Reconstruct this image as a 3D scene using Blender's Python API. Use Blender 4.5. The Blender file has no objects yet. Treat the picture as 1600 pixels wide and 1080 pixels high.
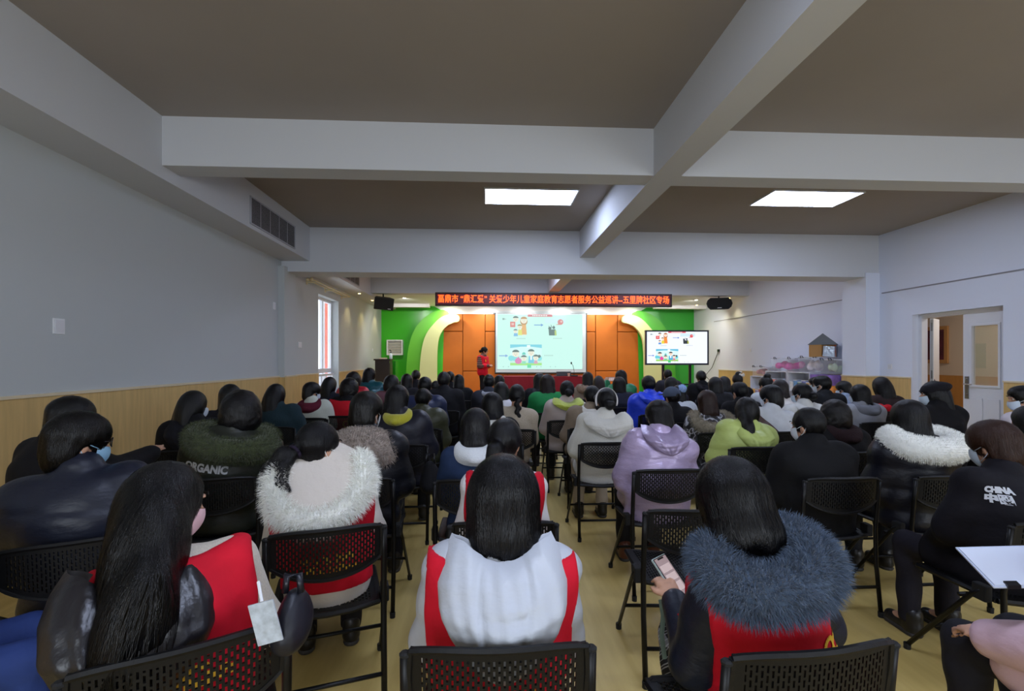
import bpy, bmesh, math, random
import numpy as np
from mathutils import Vector, Matrix, Euler
R_ = math.radians
random.seed(7); rng = np.random.default_rng(11)
scene = bpy.context.scene
COL = scene.collection

# ------------------------------------------------------------------ camera, world, exposure
CAM_H = 1.45; FPX = 750.0; YAW = R_(3.05); VH = 563.0
cd = bpy.data.cameras.new('camera'); cam = bpy.data.objects.new('camera', cd); COL.objects.link(cam)
cam.location = (0, 0, CAM_H); cam.rotation_euler = (R_(90), 0, -YAW)
cd.sensor_width = 36; cd.lens = FPX / 1600 * 36; cd.shift_y = (VH - 540) / 1600; cd.clip_start = .02
scene.camera = cam
scene.view_settings.view_transform = 'Standard'; scene.view_settings.look = 'None'
scene.view_settings.exposure = 0.9; scene.view_settings.gamma = 1; scene.view_settings.use_curve_mapping = False
W = bpy.data.worlds.new('world'); scene.world = W; W.use_nodes = True
W.node_tree.nodes['Background'].inputs[0].default_value = (.80, .88, 1, 1)
W.node_tree.nodes['Background'].inputs[1].default_value = 1.6
PANEL_E = 13.0        # emission of the ceiling panels
SPOT_W = 26.0         # stage downlights

STAGE_W = 38.0        # unseen wash lights added over the stage to brighten its wall
DAYFILL_W = 34.0         # added rear fill, lamps standing in for sky light through unseen windows
for i, x in enumerate((-.8, 4.2)):
    l = bpy.data.lights.new('daylight_fill', 'AREA'); l.shape = 'RECTANGLE'; l.size = 3.0; l.size_y = 1.7; l.energy = DAYFILL_W; l.color = (.84, .92, 1)
    o = bpy.data.objects.new('daylight_fill', l); COL.objects.link(o); o.location = (x, -3.05, 1.85); o.rotation_euler = (R_(90), 0, 0)

CY, SY = math.cos(YAW), math.sin(YAW)
def P(u, v, D):
    l = (u - 800) / FPX * D
    return Vector((l * CY + D * SY, D * CY - l * SY, CAM_H - (v - VH) / FPX * D))
def onY(u, v, Y):
    a = (u - 800) / FPX; return P(u, v, Y / (CY - a * SY))
def onX(u, v, X):
    a = (u - 800) / FPX; return P(u, v, X / (a * CY + SY))

# ------------------------------------------------------------------ materials
def lin(h):
    h = h.lstrip('#'); c = [int(h[i:i + 2], 16) / 255 for i in (0, 2, 4)]
    return tuple(x / 12.92 if x <= .04045 else ((x + .055) / 1.055) ** 2.4 for x in c) + (1,)
_M = {}
def mat(name, hexc, rough=.6, spec=.5, metal=0, bump=0, bscale=60, stretch=(1, 1, 1), vary=0, emit=None, es=0, sheen=0, alpha=1, trans=0, bdist=.01):
    if name in _M: return _M[name]
    m = bpy.data.materials.new(name); m.use_nodes = True; nt = m.node_tree; b = nt.nodes['Principled BSDF']
    c = lin(hexc); b.inputs['Base Color'].default_value = c; b.inputs['Roughness'].default_value = rough
    b.inputs['Specular IOR Level'].default_value = spec; b.inputs['Metallic'].default_value = metal
    if sheen: b.inputs['Sheen Weight'].default_value = sheen
    if trans: b.inputs['Transmission Weight'].default_value = trans
    if alpha < 1: b.inputs['Alpha'].default_value = alpha
    if emit: b.inputs['Emission Color'].default_value = lin(emit); b.inputs['Emission Strength'].default_value = es
    if bump or vary:
        tc = nt.nodes.new('ShaderNodeTexCoord'); mp = nt.nodes.new('ShaderNodeMapping'); nz = nt.nodes.new('ShaderNodeTexNoise')
        mp.inputs['Scale'].default_value = stretch; nz.inputs['Scale'].default_value = bscale; nz.inputs['Detail'].default_value = 4
        nt.links.new(tc.outputs['Object'], mp.inputs[0]); nt.links.new(mp.outputs[0], nz.inputs['Vector'])
        if bump:
            bp = nt.nodes.new('ShaderNodeBump'); bp.inputs['Strength'].default_value = bump; bp.inputs['Distance'].default_value = bdist
            nt.links.new(nz.outputs['Fac'], bp.inputs['Height']); nt.links.new(bp.outputs[0], b.inputs['Normal'])
        if vary:
            rp = nt.nodes.new('ShaderNodeValToRGB'); rp.color_ramp.elements[0].position = .3; rp.color_ramp.elements[1].position = .7
            rp.color_ramp.elements[0].color = tuple(x * (1 - vary) for x in c[:3]) + (1,)
            rp.color_ramp.elements[1].color = tuple(min(1, x * (1 + vary)) for x in c[:3]) + (1,)
            nt.links.new(nz.outputs['Fac'], rp.inputs[0]); nt.links.new(rp.outputs[0], b.inputs['Base Color'])
    _M[name] = m; return m
def cloth(hexc, kind='fabric'):
    if hexc == 'camo': return M_camo
    if hexc == 'stripe': return _M['cloth_fabric_stripe']
    k = 'cloth_%s_%s' % (kind, hexc.strip('#'))
    if kind == 'nylon': return mat(k, hexc, .45, .4, bump=.35, bscale=7, stretch=(1, 1, 1.8), bdist=.03)
    if kind == 'shiny': return mat(k, hexc, .33, .7, metal=.2, bump=.5, bscale=9, stretch=(1, 1, 1.7), bdist=.03)
    if kind == 'knit': return mat(k, hexc, .9, .2, bump=.6, bscale=140, stretch=(1, 1, .6), vary=.14, bdist=.005)
    if kind == 'fleece': return mat(k, hexc, .95, .1, bump=.6, bscale=170, vary=.08, sheen=.4, bdist=.006)
    if kind == 'leather': return mat(k, hexc, .35, .5, bump=.35, bscale=14, bdist=.02)
    return mat(k, hexc, .8, .25, bump=.35, bscale=11, vary=.08, bdist=.02)

# ------------------------------------------------------------------ mesh helpers
class MB:
    def __init__(s): s.v = []; s.f = []; s.m = []
    def add(s, vs, fs, mi=0):
        o = len(s.v); s.v += [tuple(x) for x in vs]; s.f += [tuple(i + o for i in f) for f in fs]; s.m += [mi] * len(fs); return s
    def box(s, x0, x1, y0, y1, z0, z1, M=None, mi=0):
        vs = [Vector((x, y, z)) for x in (x0, x1) for y in (y0, y1) for z in (z0, z1)]
        if M is not None: vs = [M @ v for v in vs]
        return s.add(vs, [(0, 1, 3, 2), (4, 6, 7, 5), (0, 4, 5, 1), (2, 3, 7, 6), (0, 2, 6, 4), (1, 5, 7, 3)], mi)
    def tube(s, pts, r, n=8, mi=0, sq=1.0, cap=True):
        pts = [Vector(p) for p in pts]; rs = r if isinstance(r, (list, tuple)) else [r] * len(pts); vs = []; up = None
        for i, p in enumerate(pts):
            t = (pts[min(i + 1, len(pts) - 1)] - pts[max(i - 1, 0)]).normalized()
            if up is None: up = Vector((0, 0, 1)) if abs(t.z) < .9 else Vector((1, 0, 0))
            a = t.cross(up).normalized(); up = a.cross(t).normalized()
            for k in range(n):
                w = 2 * math.pi * k / n; vs.append(p + (a * math.cos(w) * sq + up * math.sin(w)) * rs[i])
        fs = [(i * n + k, i * n + (k + 1) % n, (i + 1) * n + (k + 1) % n, (i + 1) * n + k) for i in range(len(pts) - 1) for k in range(n)]
        if cap: fs += [tuple(range(n))[::-1], tuple((len(pts) - 1) * n + k for k in range(n))]
        return s.add(vs, fs, mi)
    def lathe(s, prof, n=16, M=None, mi=0):
        vs = [Vector((r * math.cos(2 * math.pi * k / n), r * math.sin(2 * math.pi * k / n), z)) for r, z in prof for k in range(n)]
        if M is not None: vs = [M @ v for v in vs]
        fs = [(i * n + k, i * n + (k + 1) % n, (i + 1) * n + (k + 1) % n, (i + 1) * n + k) for i in range(len(prof) - 1) for k in range(n)]
        fs += [tuple(range(n))[::-1], tuple((len(prof) - 1) * n + k for k in range(n))]
        return s.add(vs, fs, mi)
    def prism(s, poly, f0, f1, mi=0):          # poly: 2-D points; f0 / f1 map a 2-D point to the two 3-D faces
        n = len(poly); vs = [f0(*p) for p in poly] + [f1(*p) for p in poly]
        return s.add(vs, [tuple(range(n)), tuple(range(2 * n - 1, n - 1, -1))] + [(i, n + i, n + (i + 1) % n, (i + 1) % n) for i in range(n)], mi)
    def mesh(s, name, smooth=False, bevel=0):
        me = bpy.data.meshes.new(name); me.from_pydata(s.v, [], s.f); me.update()
        bm = bmesh.new(); bm.from_mesh(me)
        bmesh.ops.recalc_face_normals(bm, faces=bm.faces)
        if bevel: bmesh.ops.bevel(bm, geom=list(bm.edges), offset=bevel, segments=2, affect='EDGES', profile=.6)
        for f in bm.faces: f.smooth = smooth
        bm.to_mesh(me); bm.free(); 
        return me
def link(name, me, m=None, parent=None, loc=(0, 0, 0), rot=(0, 0, 0), kind=None):
    o = bpy.data.objects.new(name, me); COL.objects.link(o); o.location = loc; o.rotation_euler = rot
    if m is not None:
        ms = m if isinstance(m, (list, tuple)) else [m]
        if not len(me.materials): 
            for x in ms: me.materials.append(x)
        elif me.materials[0] != ms[0]:
            o.material_slots[0].link = 'OBJECT'; o.material_slots[0].material = ms[0]
    if parent: o.parent = parent
    if kind: o['kind'] = kind
    return o
def build(name, mb, m, parent=None, kind=None, smooth=False, bevel=0, loc=(0, 0, 0), rot=(0, 0, 0)):
    me = mb.mesh(name, smooth, bevel)
    o = link(name, me, m, parent, loc, rot, kind)
    if len(mb.m) and max(mb.m) > 0 and not bevel: me.polygons.foreach_set('material_index', mb.m)
    return o
def tag(o, label, cat, group=None):
    o['label'] = label; o['category'] = cat
    if group: o['group'] = group
    return o
def thing(name, label, cat, loc=(0, 0, 0), rz=0, group=None):
    o = bpy.data.objects.new(name, None); COL.objects.link(o); o.empty_display_size = .1
    o.location = loc; o.rotation_euler = (0, 0, rz); return tag(o, label, cat, group)
def box(name, x0, x1, y0, y1, z0, z1, m, parent=None, kind=None, bevel=0):
    return build(name, MB().box(min(x0, x1), max(x0, x1), min(y0, y1), max(y0, y1), min(z0, z1), max(z0, z1)), m, parent, kind, bevel=bevel)
def lettering(name, text, size, m, parent, M, depth=.002, weight=0, width=None, sx=1):
    c = bpy.data.curves.new('lettering', 'FONT'); c.body = text; c.size = size; c.extrude = depth; c.offset = weight
    c.align_x = 'CENTER'; c.align_y = 'CENTER'; c.resolution_u = 3
    t = bpy.data.objects.new('tmp', c); COL.objects.link(t); bpy.context.view_layer.update()
    me = bpy.data.meshes.new_from_object(t.evaluated_get(bpy.context.evaluated_depsgraph_get()))
    bpy.data.objects.remove(t); bpy.data.curves.remove(c)
    xs = [v.co.x for v in me.vertices]
    if width: sx = width / (max(xs) - min(xs))
    cx = (max(xs) + min(xs)) / 2
    for v in me.vertices: v.co.x = (v.co.x - cx) * sx
    me.materials.clear()
    o = link(name, me, m, parent); o.matrix_local = M; return o
FACE_CAM = Matrix.Rotation(R_(90), 4, 'X')      # text plane upright, read from -Y

# ------------------------------------------------------------------ implicit surfaces
class Field:
    def __init__(s, lo, hi, h):
        s.h = h; s.lo = np.array(lo, float); n = np.ceil((np.array(hi) - s.lo) / h).astype(int) + 1
        s.n = n; s.D = np.full(n, .5, np.float32)
        s.ax = [s.lo[i] + h * np.arange(n[i]) for i in range(3)]
    def sl(s, lo, hi, pad):
        out = []
        for i in range(3):
            a = int(np.floor((lo[i] - pad - s.lo[i]) / s.h)); b = int(np.ceil((hi[i] + pad - s.lo[i]) / s.h)) + 1
            out.append(slice(max(0, a), max(0, min(s.n[i], b))))
        return tuple(out)
    def pts(s, sl):
        return np.meshgrid(s.ax[0][sl[0]], s.ax[1][sl[1]], s.ax[2][sl[2]], indexing='ij', sparse=True)
    def put(s, sl, d, k, sub=False):
        c = s.D[sl]
        if c.size == 0: return s
        if sub: d = -d; hh = np.clip(.5 - .5 * (c - d) / k, 0, 1); s.D[sl] = c + (d - c) * hh + k * hh * (1 - hh)
        else: hh = np.clip(.5 + .5 * (d - c) / k, 0, 1); s.D[sl] = d + (c - d) * hh - k * hh * (1 - hh)
        return s
    def cap(s, a, b, ra, rb=None, k=.02, sc=(1, 1, 1), sub=False):
        rb = ra if rb is None else rb; a = np.array(a, float); b = np.array(b, float); sc = np.array(sc, float)
        r = max(ra, rb) * sc; sl = s.sl(np.minimum(a, b) - r, np.maximum(a, b) + r, k + 2 * s.h); X, Y, Z = s.pts(sl)
        p = [(X - a[0]) / sc[0], (Y - a[1]) / sc[1], (Z - a[2]) / sc[2]]; d = (b - a) / sc; L = max(d @ d, 1e-9)
        t = np.clip((p[0] * d[0] + p[1] * d[1] + p[2] * d[2]) / L, 0, 1)
        q = np.sqrt((p[0] - t * d[0]) ** 2 + (p[1] - t * d[1]) ** 2 + (p[2] - t * d[2]) ** 2) - (ra + (rb - ra) * t)
        return s.put(sl, (q * sc.min()).astype(np.float32), k, sub)
    def ell(s, c, r, k=.02, M=None, sub=False):
        c = np.array(c, float); r = np.array(r, float); e = np.full(3, r.max()) if M is not None else r
        sl = s.sl(c - e, c + e, k + 2 * s.h); X, Y, Z = s.pts(sl); p = [X - c[0], Y - c[1], Z - c[2]]
        if M is not None: p = [M[0][i] * p[0] + M[1][i] * p[1] + M[2][i] * p[2] for i in range(3)]
        k0 = np.sqrt((p[0] / r[0]) ** 2 + (p[1] / r[1]) ** 2 + (p[2] / r[2]) ** 2)
        k1 = np.sqrt((p[0] / r[0] ** 2) ** 2 + (p[1] / r[1] ** 2) ** 2 + (p[2] / r[2] ** 2) ** 2) + 1e-9
        return s.put(sl, (k0 * (k0 - 1) / k1).astype(np.float32), k, sub)
    def chain(s, pts, rs, k=.015):
        for i in range(len(pts) - 1): s.cap(pts[i], pts[i + 1], rs[i], rs[i + 1], k)
        return s
    def all(s): return np.meshgrid(*s.ax, indexing='ij', sparse=True)
    def keep(s, d): s.D = np.maximum(s.D, d.astype(np.float32)); return s
    def disp(s, d): s.D = s.D + d.astype(np.float32); return s
    def surf(s):
        D = s.D.copy(); D[[0, -1]] = .5; D[:, [0, -1]] = .5; D[:, :, [0, -1]] = .5
        S = D < 0; n = np.array(D.shape); c = np.zeros(n - 1, np.int8)
        for dx in (0, 1):
            for dy in (0, 1):
                for dz in (0, 1): c += S[dx:n[0] - 1 + dx, dy:n[1] - 1 + dy, dz:n[2] - 1 + dz]
        act = np.argwhere((c > 0) & (c < 8)); idx = np.full(n - 1, -1, np.int64); idx[tuple(act.T)] = np.arange(len(act))
        acc = np.zeros((len(act), 3)); cnt = np.zeros(len(act))
        cor = [(a, b, e) for a in (0, 1) for b in (0, 1) for e in (0, 1)]
        for p in cor:
            for ax in range(3):
                if p[ax]: continue
                q = list(p); q[ax] = 1
                va = D[tuple((act + p).T)]; vb = D[tuple((act + q).T)]; m = (va < 0) != (vb < 0)
                t = np.where(m, va / np.where(m, va - vb, 1), 0); pos = np.tile(np.array(p, float), (len(act), 1)); pos[:, ax] = t
                acc[m] += pos[m]; cnt[m] += 1
        V = (act + acc / cnt[:, None]) * s.h + s.lo; Q = []
        for ax in range(3):
            a1, a2 = (ax + 1) % 3, (ax + 2) % 3
            sA = [slice(None)] * 3; sB = [slice(None)] * 3; sA[ax] = slice(0, -1); sB[ax] = slice(1, None)
            A = S[tuple(sA)]; e = np.argwhere(A != S[tuple(sB)])
            o1 = np.zeros(3, int); o1[a1] = 1; o2 = np.zeros(3, int); o2[a2] = 1
            q = np.stack([idx[tuple((e - o1 - o2).T)], idx[tuple((e - o2).T)], idx[tuple(e.T)], idx[tuple((e - o1).T)]], 1)
            flip = ~A[tuple(e.T)]; q[flip] = q[flip][:, ::-1]; Q.append(q)
        return V, np.concatenate(Q)
    def grad(s, p):
        i = np.clip(((p - s.lo) / s.h).round().astype(int), 1, s.n - 2); g = np.zeros_like(p)
        for ax in range(3):
            o = np.zeros(3, int); o[ax] = 1; g[:, ax] = (s.D[tuple((i + o).T)] - s.D[tuple((i - o).T)]) / (2 * s.h)
        d = s.D[tuple(i.T)] + ((p - (s.lo + i * s.h)) * g).sum(1)
        return d, g / (np.linalg.norm(g, axis=1, keepdims=True) + 1e-9)
def npmesh(name, V, Q, smooth=True):
    me = bpy.data.meshes.new(name); V = np.asarray(V, np.float32); Q = np.asarray(Q, np.int32); n, k = Q.shape
    me.vertices.add(len(V)); me.vertices.foreach_set('co', V.ravel())
    me.loops.add(n * k); me.loops.foreach_set('vertex_index', Q.ravel())
    me.polygons.add(n); me.polygons.foreach_set('loop_start', np.arange(0, n * k, k, dtype=np.int32))
    me.polygons.foreach_set('use_smooth', np.full(n, smooth)); me.update(calc_edges=True); return me
def strands(F, V, n, length, steps, width, flow=(0, 0, -1), lift=.003, sel=None, jit=.25, taper=True):
    """thin ribbons that run over the surface of F in the direction of flow"""
    src = V if sel is None else V[sel(V)]
    p = src[rng.integers(0, len(src), n)] + rng.normal(0, F.h * .4, (n, 3)); st = length / steps
    L = rng.uniform(.6, 1.1, (n, 1)); rows = []
    fl = np.array(flow, float) + rng.normal(0, jit, (n, 3)); lf = lift * rng.uniform(.2, 1.3, n)
    for i in range(steps + 1):
        d, g = F.grad(p); p = p - g * (d - lf)[:, None]; t = fl - g * (fl * g).sum(1, keepdims=True); ln = np.linalg.norm(t, axis=1, keepdims=True)
        t = t / (ln + 1e-6); w = np.cross(t, g); ww = width * (1 - .8 * (i / steps) if taper else 1) / 2
        rows.append((p - w * ww, p + w * ww)); p = p + t * st * L * np.minimum(1, ln * 2)
    VV = np.stack([np.stack(r, 1) for r in rows], 1).reshape(-1, 3)      # n, steps+1, 2
    b = (np.arange(n) * (steps + 1) * 2)[:, None] + (np.arange(steps) * 2)[None]
    return VV, np.stack([b, b + 1, b + 3, b + 2], -1).reshape(-1, 4)
def fur_spikes(V, N, n, length, width, droop=(0, 0, -.35), lean=.35):
    i = rng.integers(0, len(V), n); p = V[i]; nn = N[i] + rng.normal(0, lean, (n, 3)); nn /= np.linalg.norm(nn, axis=1, keepdims=True)
    L = (length * rng.uniform(.45, 1.15, n))[:, None]; w = np.cross(nn, rng.normal(0, 1, (n, 3))); w /= np.linalg.norm(w, axis=1, keepdims=True)
    dr = np.array(droop); mid = p + nn * L * .55 + dr * L * .12; tip = p + nn * L + dr * L * .6; w *= width / 2
    VV = np.stack([p - w, p + w, mid - w * .7, mid + w * .7, tip - w * .08, tip + w * .08], 1).reshape(-1, 3); b = (np.arange(n) * 6)[:, None]
    return VV, np.concatenate([b + np.array([0, 1, 3, 2]), b + np.array([2, 3, 5, 4])], 1).reshape(-1, 4)
def join_np(*vq):
    vs, qs, o = [], [], 0
    for v, q in vq: vs.append(v); qs.append(q + o); o += len(v)
    return np.concatenate(vs), np.concatenate(qs)
def vnormals(V, Q):
    n = np.cross(V[Q[:, 2]] - V[Q[:, 0]], V[Q[:, 3]] - V[Q[:, 1]]); N = np.zeros_like(V)
    for k in range(4): np.add.at(N, Q[:, k], n)
    return N / (np.linalg.norm(N, axis=1, keepdims=True) + 1e-9)
# ------------------------------------------------------------------ room shell
XL, XR, YB, YR, ZC = -3.3, 6.75, 15.5, -2.8, 3.60
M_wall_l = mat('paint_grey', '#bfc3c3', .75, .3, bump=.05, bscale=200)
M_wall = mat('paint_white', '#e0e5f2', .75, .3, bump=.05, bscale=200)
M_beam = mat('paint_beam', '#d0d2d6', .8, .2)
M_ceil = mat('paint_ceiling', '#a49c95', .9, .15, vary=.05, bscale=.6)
M_wood = mat('wainscot_wood', '#cfae72', .42, .5, vary=.10, bscale=5, stretch=(6, 6, .5), bump=.05)
M_rail = mat('rail_cream', '#d9c9a8', .5)
M_white = mat('white_gloss', '#dcdde2', .3, .5)
M_dark = mat('dark_gap', '#17181b', .6)
def struct(name, x0, x1, y0, y1, z0, z1, m, bevel=0): return box(name, x0, x1, y0, y1, z0, z1, m, None, 'structure', bevel)

def floor_mat():
    m = bpy.data.materials.new('floor_vinyl'); m.use_nodes = True; nt = m.node_tree; b = nt.nodes['Principled BSDF']
    tc = nt.nodes.new('ShaderNodeTexCoord'); mp = nt.nodes.new('ShaderNodeMapping'); mp.inputs['Scale'].default_value = (6, .7, 1)
    nz = nt.nodes.new('ShaderNodeTexNoise'); nz.inputs['Scale'].default_value = 3; nz.inputs['Detail'].default_value = 5
    rp = nt.nodes.new('ShaderNodeValToRGB'); rp.color_ramp.elements[0].position = .3; rp.color_ramp.elements[1].position = .75
    rp.color_ramp.elements[0].color = lin('#c0a560'); rp.color_ramp.elements[1].color = lin('#d2b972')
    for a, c in ((tc.outputs['Object'], mp.inputs[0]), (mp.outputs[0], nz.inputs['Vector']), (nz.outputs['Fac'], rp.inputs[0]), (rp.outputs[0], b.inputs['Base Color'])): nt.links.new(a, c)
    b.inputs['Roughness'].default_value = .38; b.inputs['Specular IOR Level'].default_value = .5; return m
struct('floor', XL - .3, XR + .3, YR, YB + .3, -.1, 0, floor_mat())
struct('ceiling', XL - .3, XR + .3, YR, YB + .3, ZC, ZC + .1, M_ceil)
mb = MB()
for x0, x1, z0, z1 in ((XL - .3, XR + .3, 0, 1.0), (XL - .3, XR + .3, 2.7, ZC), (XL - .3, -2.3, 1.0, 2.7), (.7, 2.7, 1.0, 2.7), (5.7, XR + .3, 1.0, 2.7)): mb.box(x0, x1, YR - .2, YR, z0, z1)
build('wall_rear', mb, M_wall, None, 'structure')

# left wall with the tall window opening
wy0, wy1 = 9.62, 10.92
wz1 = 2.76; wz0 = .35
wl = bpy.data.objects.new('wall_left', None)
def wall_left():
    mb = MB()
    mb.box(XL - .24, XL, YR, wy0, 0, ZC); mb.box(XL - .24, XL, wy1, YB, 0, ZC)
    mb.box(XL - .24, XL, wy0, wy1, 0, wz0); mb.box(XL - .24, XL, wy0, wy1, wz1, ZC)
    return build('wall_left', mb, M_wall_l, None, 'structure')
WL = wall_left()
def panels(parent, X, thick, spans, m, side, z0=.08, z1=1.18):
    for y0, y1 in spans:
        n = max(1, round((y1 - y0) / 1.22)); w = (y1 - y0) / n
        for i in range(n): box('wainscot_panel', X, X + side * thick, y0 + i * w + .0015, y0 + (i + 1) * w - .0015, z0, z1, m, parent)
        box('chair_rail', X, X + side * (thick + .012), y0, y1, z1, z1 + .022, M_rail, parent)
        box('skirting', X, X + side * (thick + .006), y0, y1, 0, z0, M_rail, parent)
pil_l = (7.80, 8.25)
panels(WL, XL, .018, [(YR, pil_l[0]), (pil_l[1], wy0 - .02), (wy1 + .02, 13.2)], M_wood, 1)
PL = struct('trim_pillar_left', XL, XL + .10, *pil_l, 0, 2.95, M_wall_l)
panels(PL, XL + .10, .018, [pil_l], M_wood, 1)
box('wainscot_panel', XL, XL + .118, pil_l[0] - .018, pil_l[0], .08, 1.18, M_wood, PL)
# right wall with the doorway
dy0, dy1, dz = 5.93, 7.27, 2.17
mb = MB(); mb.box(XR, XR + .24, YR, dy0, 0, ZC); mb.box(XR, XR + .24, dy1, YB, 0, ZC); mb.box(XR, XR + .24, dy0, dy1, dz, ZC)
WR = build('wall_right', mb, M_wall, None, 'structure')
pil_r = (7.9, 8.45)
panels(WR, XR, .018, [(YR, dy0 - .02), (dy1 + .02, pil_r[0]), (pil_r[1], 13.6)], M_wood, -1, .08, 1.16)
PR = struct('trim_pillar_right', XR - .25, XR, *pil_r, 0, 2.95, M_wall)
panels(PR, XR - .25, .018, [pil_r], M_wood, -1, .08, 1.16)
box('wainscot_panel', XR - .268, XR, pil_r[0] - .018, pil_r[0], .08, 1.16, M_wood, PR)
box('chair_rail', XR - .28, XR, pil_r[0] - .03, pil_r[0], 1.16, 1.182, M_rail, PR)
struct('wall_front', XL, XR, YB, YB + .2, 0, ZC, M_wall)
# beams and the duct boxing along the left wall
B1 = (4.38, 4.63); B2 = (7.92, 8.42); B3 = (12.0, 12.3)
CBX = (1.55, 1.80)
struct('trim_soffit', XL, -2.85, YR, B2[0], 3.05, ZC, M_beam)
struct('trim_soffit_front', XL, -2.85, B2[1], YB, 3.05, ZC, M_beam)
struct('trim_beam_long', *CBX, YR, B2[0], 3.155, ZC, M_beam)
struct('trim_beam_long_front', *CBX, B2[1], B3[0], 3.155, ZC, M_beam)
struct('trim_beam_near', -2.85, CBX[0], *B1, 3.165, ZC, M_beam)
struct('trim_beam_near_right', CBX[1], XR, *B1, 3.165, ZC, M_beam)
struct('trim_beam_middle', XL, XR, *B2, 2.88, ZC, M_beam)
struct('trim_beam_front', -2.85, XR, *B3, 3.11, ZC, M_beam)
struct('trim_beam_rear', XL, XR, YR, YR + .3, 3.0, ZC, M_beam)
# conduit lines on the right wall
M_line = mat('conduit_grey', '#8b8b93', .5)
box('trim_conduit_1', XR - .012, XR, -2.5, 7.85, 2.585, 2.603, M_line, None, 'structure')
box('trim_conduit_2', XR - .012, XR, 8.5, 13.9, 2.585, 2.6, M_line, None, 'structure')

# ceiling panels (lamps)
M_diff = mat('panel_light', '#ffffff', .5, emit='#d0deff', es=PANEL_E)
M_frame = mat('panel_frame', '#e4e6ea', .4)
def ceiling_light(x, y, label):
    t = thing('ceiling_light', label, 'ceiling light', (x, y, ZC), 0, 'flat panel ceiling lights')
    mb = MB(); w, l, r = .6, .3, .02
    mb.box(-w, w, -l, -l + r, -.018, 0); mb.box(-w, w, l - r, l, -.018, 0); mb.box(-w, -w + r, -l + r, l - r, -.018, 0); mb.box(w - r, w, -l + r, l - r, -.018, 0)
    build('frame', mb, M_frame, t); box('diffuser', -w + r, w - r, -l + r, l - r, -.014, -.002, M_diff, t)
a, b = P(681, 307, 6.2), P(1256, 313, 6.3)
ceiling_light(.57, 6.27, 'bright rectangular ceiling panel on the near side of the long beam, above the middle rows')
ceiling_light(4.22, 6.15, 'bright rectangular ceiling panel nearest the white door')
ceiling_light(.57, .9, 'ceiling panel behind the photographer over the last rows')
ceiling_light(4.22, .9, 'ceiling panel behind the photographer towards the door side')
ceiling_light(.57, 10.2, 'ceiling panel of the front bay hidden by the middle beam, on the window side')
ceiling_light(4.22, 10.2, 'ceiling panel of the front bay hidden by the middle beam, on the toy shelf side')
# duct grilles on the boxing
M_gr = mat('grille_metal', '#b4b7c0', .45)
def grille(ya, yb, za, zb, label):
    t = thing('air_grille', label, 'vent', (-2.85, (ya + yb) / 2, (za + zb) / 2)); h, d = (yb - ya) / 2, (zb - za) / 2
    box('backing', -.0005, .004, -h, h, -d, d, M_dark, t)
    mb = MB(); r = .014
    mb.box(0, .016, -h, h, d - r, d); mb.box(0, .016, -h, h, -d, -d + r); mb.box(0, .016, -h, -h + r, -d + r, d - r); mb.box(0, .016, h - r, h, -d + r, d - r)
    build('frame', mb, M_gr, t)
    mb = MB(); n = 20
    for i in range(n):
        z = -d + r + (i + .5) * (2 * d - 2 * r) / n; M = Matrix.Translation((.009, 0, z)) @ Matrix.Rotation(R_(32), 4, 'Y')
        mb.box(-.006, .006, -h + r, h - r, -.0016, .0016, M)
    for k in range(1, 5): y = -h + k * 2 * h / 5; mb.box(.004, .008, y - .004, y + .004, -d, d)
    build('louvers', mb, M_gr, t, 'stuff')
grille(5.95, 7.30, 3.10, 3.44, 'slatted air grille in the white boxing before the middle beam')
grille(9.2, 10.9, 3.10, 3.44, 'slatted air grille beyond the middle beam, above the window')

# ------------------------------------------------------------------ tall window on the left
M_pvc = mat('window_pvc', '#e6e7ea', .35)
M_glass = mat('window_glass', '#f4f8ff', .02, .5, alpha=.22)
wn = box('window_1', XL - .2, XL - .185, wy0, wy1, wz0, wz1, M_glass, None, 'structure')
mb = MB()
for y0, y1, z0, z1 in ((wy0, wy0 + .06, wz0, wz1), (wy1 - .06, wy1, wz0, wz1), (wy0 + .06, wy1 - .06, wz1 - .06, wz1), (wy0 + .06, wy1 - .06, wz0, wz0 + .06)):
    mb.box(XL - .22, XL - .15, y0, y1, z0, z1)
build('window_frame', mb, M_pvc, wn)
for y in (wy0 + .42, wy0 + .72): box('window_mullion', XL - .215, XL - .155, y - .025, y + .025, wz0 + .06, wz1 - .06, M_pvc, wn)
box('window_transom', XL - .215, XL - .15, wy0 + .06, wy1 - .06, 1.18, 1.27, M_pvc, wn)
for i in range(9):
    y = wy0 + .08 + i * .14; box('railing_bar', XL - .13, XL - .105, y, y + .025, wz0, 1.12, M_pvc, wn)
box('railing_top', XL - .14, XL - .095, wy0, wy1, 1.12, 1.16, M_pvc, wn)
# façade fins outside the window
M_or = mat('fin_orange', '#e8673c', .6); M_fw = mat('fin_white', '#e9e6e4', .6)
for i, (y, m) in enumerate(((13.12, M_or), (13.42, M_fw), (13.72, M_or), (14.05, M_or), (14.4, M_fw), (12.75, M_fw))):
    tag(box('facade_fin', XL - 1.1, XL - .95, y, y + .14, 0, 3.6, m), ('orange' if m is M_or else 'white') + ' upright fin outside the tall window, %s from its near side' % ['second', 'third', 'fourth', 'fifth', 'sixth', 'first'][i], 'fin', 'upright fins outside the window')
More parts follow.
